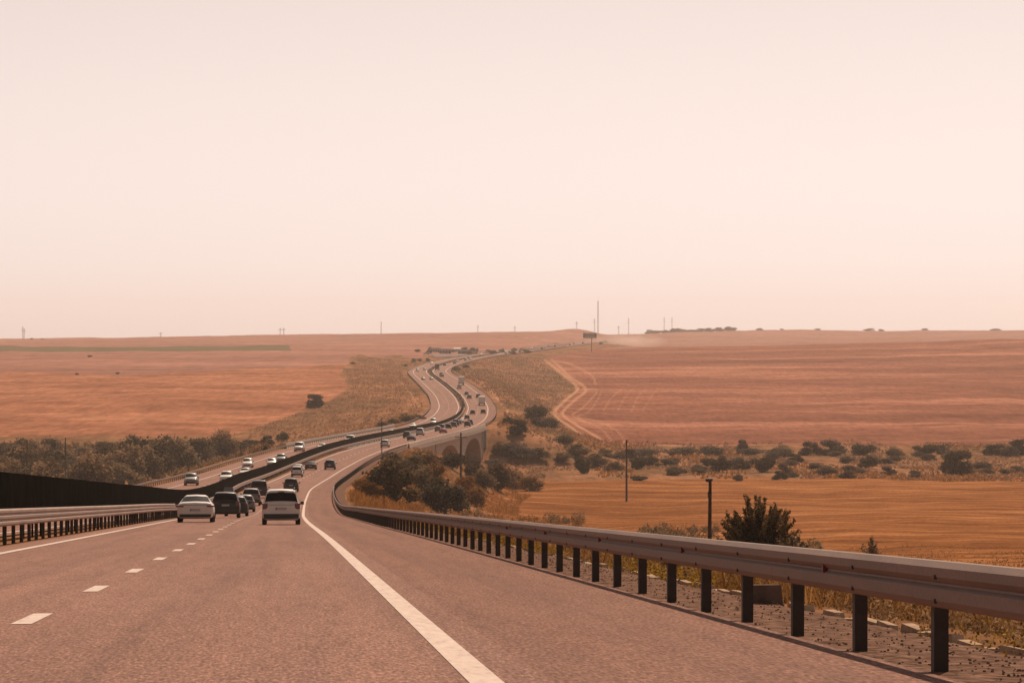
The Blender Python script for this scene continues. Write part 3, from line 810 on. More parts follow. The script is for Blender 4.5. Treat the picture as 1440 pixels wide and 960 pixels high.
WORDS = {'dark': 'dark', 'dusty': 'dusty olive', 'grey': 'grey-green', 'rusty': 'rust-coloured', 'low': 'low spreading grey-green'}
def build_trees():
    by = {}
    for t in TREES: by.setdefault((t['kind'], t['patch']), []).append(t)
    rng = random.Random(3)
    for (kind, patch), ts in by.items():
        ts.sort(key=lambda t: t['X'] / t['D'])
        for k, t in enumerate(ts):
            cm, tm = VAR[kind][rng.randrange(len(VAR[kind]))]
            nm = t['word'] if t['word'] in ('shrub', 'bush') else 'scrub_tree'
            r = empty(nm, (t['X'], t['D'], t['z'] - 0.02 * t['h']), (0, 0, rng.uniform(0, 6.28)))
            sq = 1.0 if kind != 'low' else 2.0
            sxy = t['w'] / (0.98 * sq)
            r.scale = (sxy, sxy, t['h'] * 1.02)
            obj('crown', cm, r); obj('trunk', tm, r)
            lab = WORDS[kind] + ' ' + t['word'] + ' ' + patch
            if len(ts) > 1: lab += ', ' + nth(k + 1) + ' such from left'
            tag(r, lab, t['word'], t['word'] + 's ' + patch)
build_trees()

# the tall leafy bush behind the near guard rail, twigs rising like a fan
def big_bush(px, d, w, h, seed, label, n_stem=70, leaves=90, leaf=0.11, key='dark'):
    rng = np.random.default_rng(seed)
    X = (px - 720) / 5000 * d; z = float(ground_z(X, d))
    r = empty('bush', (X, d, z)); tag(r, label, 'bush')
    tm = MB(); Cs = []; tones = []
    for k in range(n_stem):
        g = rng.uniform(0, 2 * np.pi); lean = rng.uniform(0, 1) ** 0.7
        hh = h * (1.02 - 0.42 * lean ** 1.5) * rng.uniform(0.45, 1.1)
        tip = np.array([np.cos(g) * lean * w / 2, np.sin(g) * lean * w / 2, hh])
        mid = tip * np.array([0.45, 0.45, 0.55]) + rng.normal(size=3) * 0.08
        tm.tube([(tip[0] * 0.06, tip[1] * 0.06, -0.15), tuple(mid), tuple(tip)], [0.022, 0.013, 0.004], 4)
        t = rng.uniform(0.12, 1.0, leaves) ** 0.8
        P = np.where(t[:, None] < 0.5, mid * (t[:, None] * 2), mid + (tip - mid) * (t[:, None] * 2 - 1))
        Cs.append(P + rng.normal(size=(leaves, 3)) * (0.13 * (1.15 - 0.75 * t))[:, None])
        tones.append(np.clip(0.42 + 0.2 * rng.normal() + 0.15 * rng.normal(size=leaves), 0, 1))
    C = np.concatenate(Cs); T = np.concatenate(tones)
    V, Q = quads_at(C, leaf, rng, 0.5, 2.2)
    obj('leaves', np_mesh('leaves', V, Q, LEAF[key], False, {'tone': np.repeat(T, 4)}), r)
    tm.build('stems', M['bark'], r)['kind'] = 'stuff'
big_bush(1066, 205, 5.0, 4.5, 1, 'tall dark leafy bush behind the right guard rail, beside the short post', 150, 260, 0.085, 'bush')
big_bush(803, 330, 2.6, 2.9, 2, 'small dark bush showing just above the right guard rail at midway', 34, 80, 0.13)
big_bush(893, 250, 3.6, 2.5, 3, 'ragged straw-tinged bush just above the right guard rail', 40, 60, 0.12, 'dusty')
big_bush(945, 230, 2.6, 1.9, 4, 'low dusty weed bush left of the short post by the guard rail', 30, 60, 0.11, 'dusty')
big_bush(1225, 330, 2.2, 2.2, 5, 'sparse lone weed bush standing in the near right field', 16, 40, 0.11, 'dusty')
big_bush(1110, 190, 3.0, 2.1, 6, 'low bush at the right foot of the tall leafy bush', 34, 70, 0.11, 'dusty')

# dry weeds, stubble and scrub: uncountable growth
def tufts(name, label, P, hts, wid, key, seed, blades=4, cat='grass', lean=0.5):
    rng = np.random.default_rng(seed)
    n = len(P) * blades
    B = np.repeat(P, blades, 0) + rng.normal(size=(n, 3)) * np.array([1, 1, 0]) * np.repeat(hts, blades)[:, None] * 0.22
    H = np.repeat(hts, blades) * rng.uniform(0.5, 1.15, n)
    g = rng.uniform(0, 2 * np.pi, n)
    L = np.stack([np.cos(g) * lean, np.sin(g) * lean, np.ones(n)], 1) * (H * rng.uniform(0.7, 1.0, n))[:, None]
    f = rng.uniform(0, np.pi, n); S = np.stack([np.cos(f), np.sin(f), np.zeros(n)], 1) * (H * wid)[:, None]
    B[:, 2] -= 0.03 * H
    V = np.stack([B - S, B + S, B + L * 0.6 + S * 0.9, B + L - S * 0.05], 1).reshape(-1, 3)
    Q = np.arange(n * 4).reshape(-1, 4)
    T = np.clip(0.5 + 0.25 * rng.normal(size=n), 0, 1)
    o = obj(name, np_mesh(name, V, Q, LEAF[key], False, {'tone': np.repeat(T, 4)}))
    tag(o, label, cat, kind='stuff')

def scatter(n, seed, dr, ur, power=1.0, thin=None):
    rng = np.random.default_rng(seed)
    d = dr[0] * (dr[1] / dr[0]) ** (rng.random(n) ** power)
    u = rng.uniform(ur[0], ur[1], n) if not callable(ur[1]) else ur[0] + (ur[1](d) - ur[0]) * rng.random(n)
    X = road_x(d) + u
    k = vnoise(X / 5, d / 14, seed) > (-0.35 if thin is None else thin)
    X, d = X[k], d[k]
    return np.stack([X, d, ground_z(X, d)], 1), rng

def weed_cloud(name, label, P, rad, per, leaf, key, seed):
    """low leafy weeds: a dome of small leaves round each root"""
    rng = np.random.default_rng(seed); n = len(P) * per
    g = rng.normal(size=(n, 3)); g /= np.linalg.norm(g, axis=1)[:, None]; g[:, 2] = np.abs(g[:, 2]) * 1.5
    C = np.repeat(P, per, 0) + g * (np.repeat(rad, per) * rng.random(n) ** 0.5)[:, None]
    V, Q = quads_at(C, leaf, rng, 0.4, 1.8)
    T = np.clip(np.repeat(0.5 + 0.25 * rng.normal(size=len(P)), per) + 0.2 * rng.normal(size=n), 0, 1)
    tag(obj(name, np_mesh(name, V, Q, LEAF[key], False, {'tone': np.repeat(T, 4)})), label, 'weeds', kind='stuff')
P, rng = scatter(9000, 31, (22, 330), (4.3, 12))
weed_cloud('verge_weeds', 'yellow flowering weeds along the verge behind the right guard rail', P, rng.uniform(0.08, 0.26, len(P)), 30, 0.024, 'ochre', 32)
P, rng = scatter(5000, 61, (22, 330), (4.5, 14))
weed_cloud('verge_herbs', 'dusty green weeds mixed into the yellow verge growth', P, rng.uniform(0.10, 0.34, len(P)), 26, 0.028, 'dusty', 62)
P, rng = scatter(16000, 33, (40, 420), (4.6, 26))
tufts('dry_grass', 'tall dry grass on the bank behind the right guard rail', P, rng.uniform(0.2, 0.6, len(P)), 0.03, 'straw', 34, 6)
def fan_patch(n, seed, spans):
    rng = np.random.default_rng(seed); out = []
    for a, b, d0, d1 in spans:
        k = int(n * (b - a) / sum(t[1] - t[0] for t in spans))
        d = rng.uniform(d0, d1, k); X = (rng.uniform(a, b, k) - 720) / 5000 * d
        q = vnoise(X / 4, d / 30, seed) > -0.25
        out.append(np.stack([X[q], d[q], ground_z(X[q], d[q])], 1))
    return np.concatenate(out), rng
EDGE = [(650, 820, 470, 610), (820, 1010, 400, 520), (1010, 1150, 300, 430)]
P, rng = fan_patch(520, 63, EDGE)
weed_cloud('tall_weeds', 'waist-high brown weeds at the edge of the near field behind the guard rail', P, rng.uniform(0.4, 1.25, len(P)), 110, 0.16, 'dusty', 64)
P, rng = fan_patch(900, 65, EDGE)
weed_cloud('straw_weeds', 'pale straw weeds among the brown ones behind the guard rail', P, rng.uniform(0.3, 0.9, len(P)), 60, 0.14, 'straw', 66)
P, rng = scatter(9000, 35, (330, 780), (5, 30))
tufts('bank_grass', 'dry orange grass on the road bank before the viaduct', P, rng.uniform(0.3, 0.9, len(P)), 0.05, 'straw', 36, 10)
P, rng = scatter(60000, 37, (80, 420), (16, lambda d: 30 + 0.22 * d), 1.0, -0.3)
tufts('field_stubble', 'short cut stubble on the near right field', P, rng.uniform(0.05, 0.16, len(P)), 0.30, 'straw', 38, 2, 'stubble')

def fan_scatter(n, seed, pxr, dr, thin=-0.1):
    rng = np.random.default_rng(seed)
    d = rng.uniform(dr[0], dr[1], n); px = rng.uniform(pxr[0], pxr[1], n)
    X = (px - 720) / 5000 * d
    u = X - road_x(d)
    k = (vnoise(X / 14, d / 70, seed) > thin) & ((u > 6) | (u < -25))
    X, d = X[k], d[k]
    return np.stack([X, d, ground_z(X, d)], 1), rng
P, rng = fan_scatter(9000, 41, (690, 1460), (940, 1300))
tufts('valley_scrub', 'knee-high dry scrub filling the valley between the right-hand fields', P, rng.uniform(0.4, 1.0, len(P)), 0.3, 'scrub', 42, 4, 'scrub')
P, rng = fan_scatter(7000, 43, (690, 1460), (940, 1320), 0.1)
tufts('valley_straw', 'straw-coloured grass patches between the valley shrubs', P, rng.uniform(0.4, 1.1, len(P)), 0.3, 'straw', 44, 4)
P, rng = fan_scatter(12000, 45, (640, 815), (1300, 2600), -0.75)
P = P[P[:, 0] / P[:, 1] * 5000 + 720 < np.interp(480 - 5000 * P[:, 2] / P[:, 1], [505, 525, 545, 556, 580, 600], [762, 784, 809, 797, 772, 795])]
rng = np.random.default_rng(45)
tufts('slope_scrub', 'sparse dry scrub on the slope between the far bend and the dirt track', P, rng.uniform(0.25, 0.8, len(P)), 0.4, 'scrub', 46, 3, 'scrub')
P, rng = fan_scatter(12000, 47, (330, 610), (1100, 2400), -0.75)
P = P[P[:, 0] / P[:, 1] * 5000 + 720 > np.interp(480 - 5000 * P[:, 2] / P[:, 1], [510, 525, 545, 560, 572, 587, 605], [498, 484, 494, 476, 446, 406, 350])]
rng = np.random.default_rng(47)
tufts('bank_scrub', 'dry scrub on the slope between the left stubble field and the motorway', P, rng.uniform(0.25, 0.8, len(P)), 0.4, 'scrub', 48, 3, 'scrub')
P, rng = fan_scatter(12000, 49, (-40, 420), (560, 1140), -0.2)
tufts('hollow_scrub', 'undergrowth between the trees in the hollow left of the motorway', P, rng.uniform(0.8, 2.2, len(P)), 0.3, 'dusty', 50, 4, 'scrub')
rng = np.random.default_rng(51)
d = rng.uniform(1390, 2600, 5000); P = at_road(d, 0); P = P + np.stack([rng.uniform(-10.0, -8.9, 5000), np.zeros(5000), np.full(5000, -0.1)], 1)
tufts('median_weeds', 'dark weeds grown tall in the median beyond the viaduct', P, rng.uniform(0.5, 1.25, len(P)), 0.3, 'grey', 52, 3, 'weeds')

# ------------------------------------------------------------------ vehicles
def paint(name, c, rough=0.28, metal=0.0):
    m = Mat(name, rough, metal)
    n = m.noise(m.coords('Object', (1, 1, 1)), 3.0, 5.0, 0.6)
    z = m.noise(m.coords('Object', (2, 2, 6)), 2.0, 6.0, 0.7)
    dust = m.ramp(z, [(0.45, 0.02), (0.75, 0.16)])
    m.color(m.mix(m.ramp(n, [(0.3, [x * 0.93 for x in c]), (0.7, c)]), [min(1, x * 0.6 + 0.06) for x in c], dust))
    m.rough(m.ramp(z, [(0.35, rough), (0.75, min(1, rough + 0.25))]))
    m.p.inputs['Coat Weight'].default_value = 0.12; m.p.inputs['Coat Roughness'].default_value = 0.1; m.p.inputs['Specular IOR Level'].default_value = 0.35
    return m.m
PAINT = {'white': paint('white_paint', (0.66, 0.61, 0.57)), 'silver': paint('silver_paint', (0.46, 0.42, 0.40), 0.3, 0.4), 'grey': paint('grey_paint', (0.16, 0.145, 0.14), 0.3, 0.3),
         'black': paint('black_paint', (0.010, 0.0095, 0.009)), 'navy': paint('dark_blue_paint', (0.014, 0.015, 0.022)), 'brown': paint('dark_brown_paint', (0.030, 0.016, 0.012)),
         'red': paint('red_paint', (0.28, 0.03, 0.02)), 'beige': paint('beige_paint', (0.48, 0.40, 0.32)), 'green': paint('grey_green_paint', (0.15, 0.17, 0.14))}
def glass_mat():
    m = Mat('car_glass', 0.25, 0, 0.03)
    n = m.noise(m.coords('Object'), 2.0, 2.0, 0.5)
    m.color(m.ramp(n, [(0.3, (0.012, 0.012, 0.012)), (0.7, (0.028, 0.026, 0.025))])); return m.m
M['glass'] = glass_mat()
M['tyre'] = simple('tyre_rubber', (0.016, 0.015, 0.014), 0.85, 0, 0.3, 6.0)
M['rim'] = simple('alloy_rim', (0.36, 0.33, 0.31), 0.35, 0.7, 0.15)
M['trim'] = simple('black_plastic', (0.022, 0.020, 0.019), 0.6, 0, 0.2)
M['tail'] = simple('tail_lamp_red', (0.13, 0.016, 0.013), 0.2, 0, 0.2)
M['lamp'] = simple('headlamp_glass', (0.62, 0.60, 0.58), 0.12, 0, 0.1)
M['plate'] = simple('number_plate', (0.36, 0.33, 0.31), 0.5, 0, 0.08)
M['plate_band'] = simple('plate_blue_band', (0.03, 0.06, 0.25), 0.5, 0, 0.08)
M['canvas'] = simple('trailer_canvas', (0.60, 0.54, 0.49), 0.75, 0, 0.12, 0.8)

# stations: y along the car (rear < 0), floor, belt, top, half width at belt, half width at roof edge ; then glass station ranges
CARS = {
    'mpv': dict(L=4.40, W=1.79, st=[(-2.20, .34, .70, .86, .70, .52), (-2.17, .27, .80, .99, .82, .70), (-2.13, .24, .86, 1.04, .87, .77), (-1.95, .22, .90, 1.52, .89, .66), (-1.86, .22, .91, 1.59, .89, .64),
        (-1.40, .20, .92, 1.63, .895, .63), (-.5, .20, .92, 1.655, .895, .64), (.35, .20, .91, 1.635, .895, .64), (.62, .20, .90, 1.585, .89, .64), (1.45, .20, .88, 1.08, .88, .76), (1.62, .2, .86, 1.0, .87, .76),
        (2.0, .22, .78, .88, .83, .70), (2.14, .26, .66, .78, .78, .62), (2.20, .34, .55, .66, .66, .50)], rear=(2, 3), wind=(8, 9), side=(4, 8)),
    'sedan': dict(L=4.92, W=1.90, st=[(-2.46, .36, .66, .80, .70, .50), (-2.42, .27, .80, .97, .86, .72), (-2.36, .22, .84, 1.015, .91, .78), (-2.05, .20, .86, 1.05, .93, .78), (-1.05, .20, .90, 1.36, .945, .60),
        (-.75, .20, .90, 1.40, .945, .575), (-.1, .18, .90, 1.42, .945, .57), (.35, .18, .89, 1.39, .945, .58), (.55, .18, .88, 1.35, .94, .59), (1.35, .18, .85, 1.0, .93, .80), (1.5, .18, .83, .95, .92, .80),
        (2.1, .2, .74, .85, .87, .72), (2.36, .25, .62, .73, .80, .60), (2.46, .34, .5, .6, .66, .48)], rear=(3, 4), wind=(8, 9), side=(4, 8)),
    'hatchback': dict(L=4.10, W=1.74, st=[(-2.05, .34, .66, .82, .68, .50), (-2.02, .26, .78, .95, .80, .68), (-1.97, .22, .84, 1.0, .85, .75), (-1.60, .20, .87, 1.38, .865, .60), (-1.48, .20, .88, 1.43, .865, .59),
        (-1.0, .18, .88, 1.465, .87, .585), (-.3, .18, .88, 1.48, .87, .59), (.3, .18, .87, 1.45, .87, .59), (.5, .18, .86, 1.41, .865, .6), (1.25, .18, .84, 1.0, .855, .74), (1.4, .18, .82, .94, .85, .74),
        (1.85, .2, .73, .84, .80, .66), (2.0, .25, .62, .72, .74, .58), (2.05, .34, .5, .6, .62, .46)], rear=(2, 3), wind=(8, 9), side=(4, 8)),
    'suv': dict(L=4.60, W=1.86, st=[(-2.30, .42, .76, .92, .72, .54), (-2.27, .32, .88, 1.06, .85, .74), (-2.22, .28, .94, 1.12, .90, .80), (-1.98, .26, .97, 1.55, .92, .68), (-1.86, .26, .98, 1.62, .925, .66),
        (-1.3, .24, .99, 1.67, .93, .65), (-.4, .24, .99, 1.69, .93, .66), (.35, .24, .98, 1.66, .93, .66), (.6, .24, .97, 1.61, .925, .66), (1.25, .24, .95, 1.15, .92, .80), (1.42, .24, .94, 1.09, .91, .80),
        (2.05, .26, .86, .98, .88, .74), (2.24, .3, .74, .86, .82, .66), (2.30, .4, .6, .7, .7, .52)], rear=(2, 3), wind=(8, 9), side=(4, 8)),
    'van': dict(L=5.00, W=1.92, st=[(-2.50, .40, .80, .98, .78, .70), (-2.47, .30, .95, 1.16, .90, .84), (-2.44, .28, 1.0, 1.22, .94, .88), (-2.34, .26, 1.02, 1.84, .955, .78), (-2.24, .26, 1.02, 1.93, .955, .76),
        (-1.6, .24, 1.03, 1.97, .96, .75), (-.2, .24, 1.03, 1.98, .96, .75), (.75, .24, 1.02, 1.95, .96, .75), (.95, .24, 1.01, 1.90, .955, .74), (1.75, .24, 1.0, 1.22, .945, .80), (1.9, .24, .98, 1.14, .94, .80),
        (2.3, .26, .86, 1.0, .90, .74), (2.45, .32, .7, .82, .84, .66), (2.50, .42, .58, .68, .74, .54)], rear=(2, 3), wind=(8, 9), side=(6, 8)),
}
def car_ring(s):
    y, z0, zb, zt, w, wr = s
    zt2 = zt
    half = [(0.0, z0), (w * 0.80, z0), (w * 0.965, z0 + 0.10), (w * 1.0, z0 + (zb - z0) * 0.55), (w * 0.985, zb - 0.05), (w * 0.955, zb + 0.01)]
    tall = zt - zb
    half += [(wr + (w * 0.955 - wr) * 0.38, zb + tall * 0.58), (wr, zt - min(0.07, tall * 0.25)), (wr * 0.84, zt - 0.012), (0.0, zt + 0.012)]
    ring = [(x, y, z) for x, z in half] + [(-x, y, z) for x, z in reversed(half[1:-1])]
    return ring
NR = 18
CAR_CACHE = {}
def fine_stations(st, k=3):
    """rounder body: extra stations between the given ones, following a spline but no bulging"""
    fs = [spline([(i, s[j]) for i, s in enumerate(st)]) for j in range(6)]
    out = []
    for i in range(len(st) - 1):
        for q in range(k):
            t = q / k
            a, b = st[i], st[i + 1]
            row = []
            for j in range(6):
                v = float(fs[j](i + t)); lo, hi = min(a[j], b[j]), max(a[j], b[j])
                row.append(min(max(v, lo), hi))
            out.append(tuple(row))
    out.append(st[-1])
    return out
def car_meshes(kind):
    """body, glass, lamps and trim of one model (paint added per colour)"""
    if kind in CAR_CACHE: return CAR_CACHE[kind]
    c = CARS[kind]; K = 3; st = fine_stations(c['st'], K); n = len(st)
    rings = [car_ring(s) for s in st]
    body = MB()
    vs = [p for r in rings for p in r]; fs = []
    for i in range(n - 1):
        for j in range(NR):
            fs.append((i*NR + j, i*NR + (j+1) % NR, (i+1)*NR + (j+1) % NR, (i+1)*NR + j))
    body.add(vs, [f[::-1] for f in fs], True)
    body.add(rings[0], [tuple(range(NR))], False); body.add(rings[-1], [tuple(reversed(range(NR)))], False)
    G = [[Vector(p) for p in r] for r in rings]
    cen = Vector((0, 0, 0.7))
    def patch(i0, i1, js, s0=0.0, s1=1.0, off=0.012, ti=0.0):
        """sheet lying just proud of the body between stations i0..i1 and ring corners js"""
        m = MB(); rows = []
        for i in range(i0, i1 + 1):
            row = []
            for q, j in enumerate(js):
                p = G[i][j % NR].copy()
                row.append(p)
            # inset at both ends of the row
            a, b = row[0].copy(), row[-1].copy()
            row[0] = a.lerp(row[1], s0); row[-1] = b.lerp(row[-2], s0)
            rows.append(row)
        if ti:
            rows[0] = [p.lerp(q, ti) for p, q in zip(rows[0], rows[1])]
            rows[-1] = [p.lerp(q, ti) for p, q in zip(rows[-1], rows[-2])]
        nr, nc = len(rows), len(rows[0]); V = []
        for i in range(nr):
            for j in range(nc):
                du = rows[min(i+1, nr-1)][j] - rows[max(i-1, 0)][j]; dv = rows[i][min(j+1, nc-1)] - rows[i][max(j-1, 0)]
                nn = du.cross(dv)
                nn = nn.normalized() if nn.length > 1e-9 else Vector((0, 0, 1))
                if nn.dot(rows[i][j] - Vector((0, rows[i][j].y * 0.75, 0.75))) < 0: nn = -nn
                V.append(rows[i][j] + nn * off)
        F = [(i*nc + j, i*nc + j + 1, (i+1)*nc + j + 1, (i+1)*nc + j) for i in range(nr - 1) for j in range(nc - 1)]
        m.add(V, F, True); return m
    parts = {}
    top = [7, 8, 9, 10, 11]
    r0, r1 = c['rear']; w0, w1 = c['wind']; s0, s1 = c['side']
    parts['rear_window'] = patch(r0*K, r1*K, top, 0.12, off=0.014, ti=0.3)
    parts['windscreen'] = patch(w0*K, w1*K, top, 0.10, off=0.014, ti=0.3)
    parts['side_window_r'] = patch(s0*K, s1*K, [5, 6, 7], 0.16, off=0.012, ti=0.3)
    parts['side_window_l'] = patch(s0*K, s1*K, [13, 12, 11], 0.16, off=0.012, ti=0.3)
    CAR_CACHE[kind] = dict(body=body, glass={k: m.mesh(k[:-2] if k[-2] == '_' else k, M['glass']) for k, m in parts.items()}, paint={}, c=c)
    W, L = c['W'], c['L']
    s = c['st']
    q = CAR_CACHE[kind]
    zb = s[2][2]; zt = s[2][3]
    def bx(nm, mat, cc, dd, t=1.0):
        m = MB(); m.box((0, 0, 0), dd, 0, t); q[nm] = (m.mesh(nm, M[mat]), cc)
    tall = kind in ('mpv', 'van', 'suv')
    bx('tail_lamp', 'tail', (W/2 - 0.15, -L/2 + 0.07, zb - 0.01), (0.24, 0.13, 0.26) if tall else (0.40, 0.16, 0.075))
    bx('headlamp', 'lamp', (W/2 - 0.24, L/2 - 0.13, s[-3][2] - 0.07), (0.34, 0.2, 0.14))
    bx('rear_bumper', 'trim', (0, -L/2 + 0.06, s[1][1] + (0.12 if tall else 0.08)), (W * (0.90 if tall else 0.84), 0.2, 0.22 if tall else 0.15), 1.0)
    bx('front_grille', 'trim', (0, L/2 - 0.03, s[-2][1] + 0.16), (W * 0.62, 0.1, 0.22))
    bx('number_plate', 'plate', (0, -L/2 - 0.012, zb - 0.12 if tall else zb - 0.2), (0.52, 0.02, 0.115))
    bx('plate_band', 'plate_band', (-0.235, -0.012, 0), (0.045, 0.01, 0.11))
    bx('brake_lamp', 'tail', (0, s[3][0] - (0.02 if tall else -0.1), s[3][3] - 0.01), (0.3, 0.05, 0.03))
    bx('tailgate_seam', 'trim', (0, -L/2 + 0.015, zb + 0.055), (W * 0.66, 0.04, 0.012))
    mm = MB(); mm.box((0, 0, 0), (0.19, 0.09, 0.14), 0, 0.8); mm.box((-0.12, 0.02, -0.05), (0.1, 0.05, 0.04)); q['mirror'] = (mm.mesh('mirror', M['trim']), (W/2 + 0.09, s[9][0] - 0.42, zb + 0.14))
    r = 0.33 if kind != 'van' and kind != 'suv' else 0.36
    tm = MB()
    prof = [(-0.105, r - 0.09), (-0.105, r - 0.025), (-0.08, r), (0.08, r), (0.105, r - 0.025), (0.105, r - 0.09)]
    N = 22; V = [(x, rr * math.cos(2*math.pi*k/N), rr * math.sin(2*math.pi*k/N)) for k in range(N) for x, rr in prof]; P6 = len(prof)
    tm.add(V, [(k*P6 + j, k*P6 + j + 1, ((k+1) % N)*P6 + j + 1, ((k+1) % N)*P6 + j) for k in range(N) for j in range(P6 - 1)], True)
    rm = MB()
    for xx in (0.085,):
        V = [(xx, 0, 0)] + [(xx - 0.02, (r - 0.085) * math.cos(2*math.pi*k/N), (r - 0.085) * math.sin(2*math.pi*k/N)) for k in range(N)]
        rm.add(V, [(0, 1 + k, 1 + (k+1) % N) for k in range(N)])
    for k in range(5):
        g = 2 * math.pi * k / 5
        rm.box((0.085, math.cos(g) * r * 0.36, math.sin(g) * r * 0.36), (0.03, 0.05, 0.05))
    V = [(-0.08, (r - 0.08) * math.cos(2*math.pi*k/N), (r - 0.08) * math.sin(2*math.pi*k/N)) for k in range(N)]
    rm.add(V, [tuple(range(N))])
    q['tyre'] = tm.mesh('tyre', M['tyre']); q['rim'] = rm.mesh('rim', M['rim']); q['r'] = r
    am = MB()
    V = [(0, 0, 0)] + [(0, (r + 0.055) * math.cos(2*math.pi*k/N), (r + 0.055) * math.sin(2*math.pi*k/N)) for k in range(N)]
    am.add(V, [(0, 1 + k, 1 + (k+1) % N) for k in range(N)]); q['arch'] = am.mesh('wheel_arch', M['trim'])
    rl = MB(); rl.tube([(0, -1.1, -0.03), (0, -1.0, 0.04), (0, 0.3, 0.05), (0, 0.42, -0.03)], 0.02, 6); q['roof_rail'] = rl.mesh('roof_rail', M['trim'])
    xb = MB()
    for k in range(1): xb.box((0, 0, 0.24), (0.86, 1.9, 0.40), 0, 0.84)
    q['roof_box'] = xb
    return q

def car(kind, colour, loc, rot, label, group, detail=2, extra=()):
    q = car_meshes(kind); c = q['c']; W, L = c['W'], c['L']
    names = {'mpv': 'people_carrier', 'sedan': 'sedan_car', 'hatchback': 'hatchback_car', 'suv': 'sport_utility_car', 'van': 'panel_van'}
    r = empty(names[kind], loc, rot); tag(r, label, 'van' if kind == 'van' else 'car', group)
    if colour not in q['paint']: q['paint'][colour] = q['body'].mesh('body', PAINT[colour])
    obj('body', q['paint'][colour], r)
    for nm, me in q['glass'].items():
        obj(nm[:-2] if nm[-2] == '_' else nm, me, r)
    def put(nm, sx=1, sy=1):
        me, cc = q[nm]; o = obj(nm, me, r); o.location = (cc[0] * sx, cc[1] * sy, cc[2])
        if sx < 0: o.scale.x = -1
        return o
    for sx in (-1, 1):
        put('tail_lamp', sx); put('headlamp', sx)
        if detail > 0: put('mirror', sx)
        for yy in (-L * 0.295, L * 0.305):
            w = empty('wheel', (sx * (W/2 - 0.12), yy, q['r'])); w.parent = r
            if sx < 0: w.rotation_euler.z = math.pi
            obj('tyre', q['tyre'], w); obj('rim', q['rim'], w)
            if detail > 1:
                a = obj('wheel_arch', q['arch'], r); a.location = (sx * (W/2 + 0.001 - (0.03 if abs(yy) > 1.4 else 0)), yy, q['r'] + 0.01)
    put('rear_bumper'); put('front_grille')
    if detail > 0:
        p = put('number_plate')
        if detail > 1:
            me, cc = q['plate_band']; o = obj('plate_band', me, p); o.location = cc
            put('brake_lamp'); put('tailgate_seam')
    zr = c['st'][6][3]
    if 'rails' in extra:
        for sx in (-1, 1):
            o = obj('roof_rail', q['roof_rail'], r); o.location = (sx * c['st'][6][5] * 0.95, -0.2, zr + 0.02)
    if 'box' in extra:
        o = q['roof_box'].build('roof_box', PAINT['grey'], r); o.location = (0, -0.3, zr)
    return r

def lorry(colour, loc, rot, label, group, L=9.0, Hh=3.7, box='canvas'):
    r = empty('lorry', loc, rot); tag(r, label, 'lorry', group)
    W = 2.5
    m = MB(); m.box((0, L/2 - 1.0, 1.75), (2.4, 2.0, 2.3), 0, 0.95); m.build('cab', PAINT[colour], r)
    m = MB(); m.box((0, L/2 + 0.0, 2.05), (2.1, 0.04, 0.85)); m.build('windscreen', M['glass'], r)
    m = MB(); m.box((0, -1.15, 1.05 + (Hh - 1.05) / 2), (W, L - 2.5, Hh - 1.05)); m.build('load_box', M[box] if box in M else PAINT[box], r)
    m = MB(); m.box((0, -L/2 + 0.09, 0.95), (W * 0.96, 0.1, 0.22)); m.build('rear_bumper', M['trim'], r)
    m = MB(); m.box((0, -0.3, 0.85), (0.9, L - 0.8, 0.25)); m.build('chassis', M['trim'], r)
    for sx in (-1, 1):
        m = MB(); m.box((sx * 1.02, -L/2 + 0.03, 0.95), (0.32, 0.06, 0.14)); m.build('tail_lamp', M['tail'], r)
        m = MB(); m.box((sx * 0.9, L/2 + 0.0, 0.95), (0.34, 0.06, 0.18)); m.build('headlamp', M['lamp'], r)
        for yy in (-L/2 + 1.3, -L/2 + 2.5, L/2 - 1.2):
            m = MB(); m.tube([(sx * 0.85, yy, 0.5), (sx * 1.15, yy, 0.5)], 0.5, 16); m.build('wheel', M['tyre'], r)
    return r

GR, GL = 'cars heading away on the right carriageway', 'cars coming on the left carriageway'
def drive(kind, colour, d, u, label, detail=1, extra=(), yaw=0.0):
    hz, sl = heading(d)
    on = u < -10
    p = at_road(d, u, 0.006)
    rot = (sl if not on else -sl, 0, hz + (math.pi if on else 0) + yaw)
    g = GL if on else GR
    if kind == 'lorry': return lorry(colour, p, rot, label, g, *extra)
    return car(kind, colour, p, rot, label, g, detail, extra)

def where(px, py):
    """distance along the road of the spot seen under this depression, for a vehicle's foot"""
    q = np.linspace(20, 4600, 9000)
    y = 480 - 5000 * road_z(q) / q
    return float(np.interp(-py, -y, q))

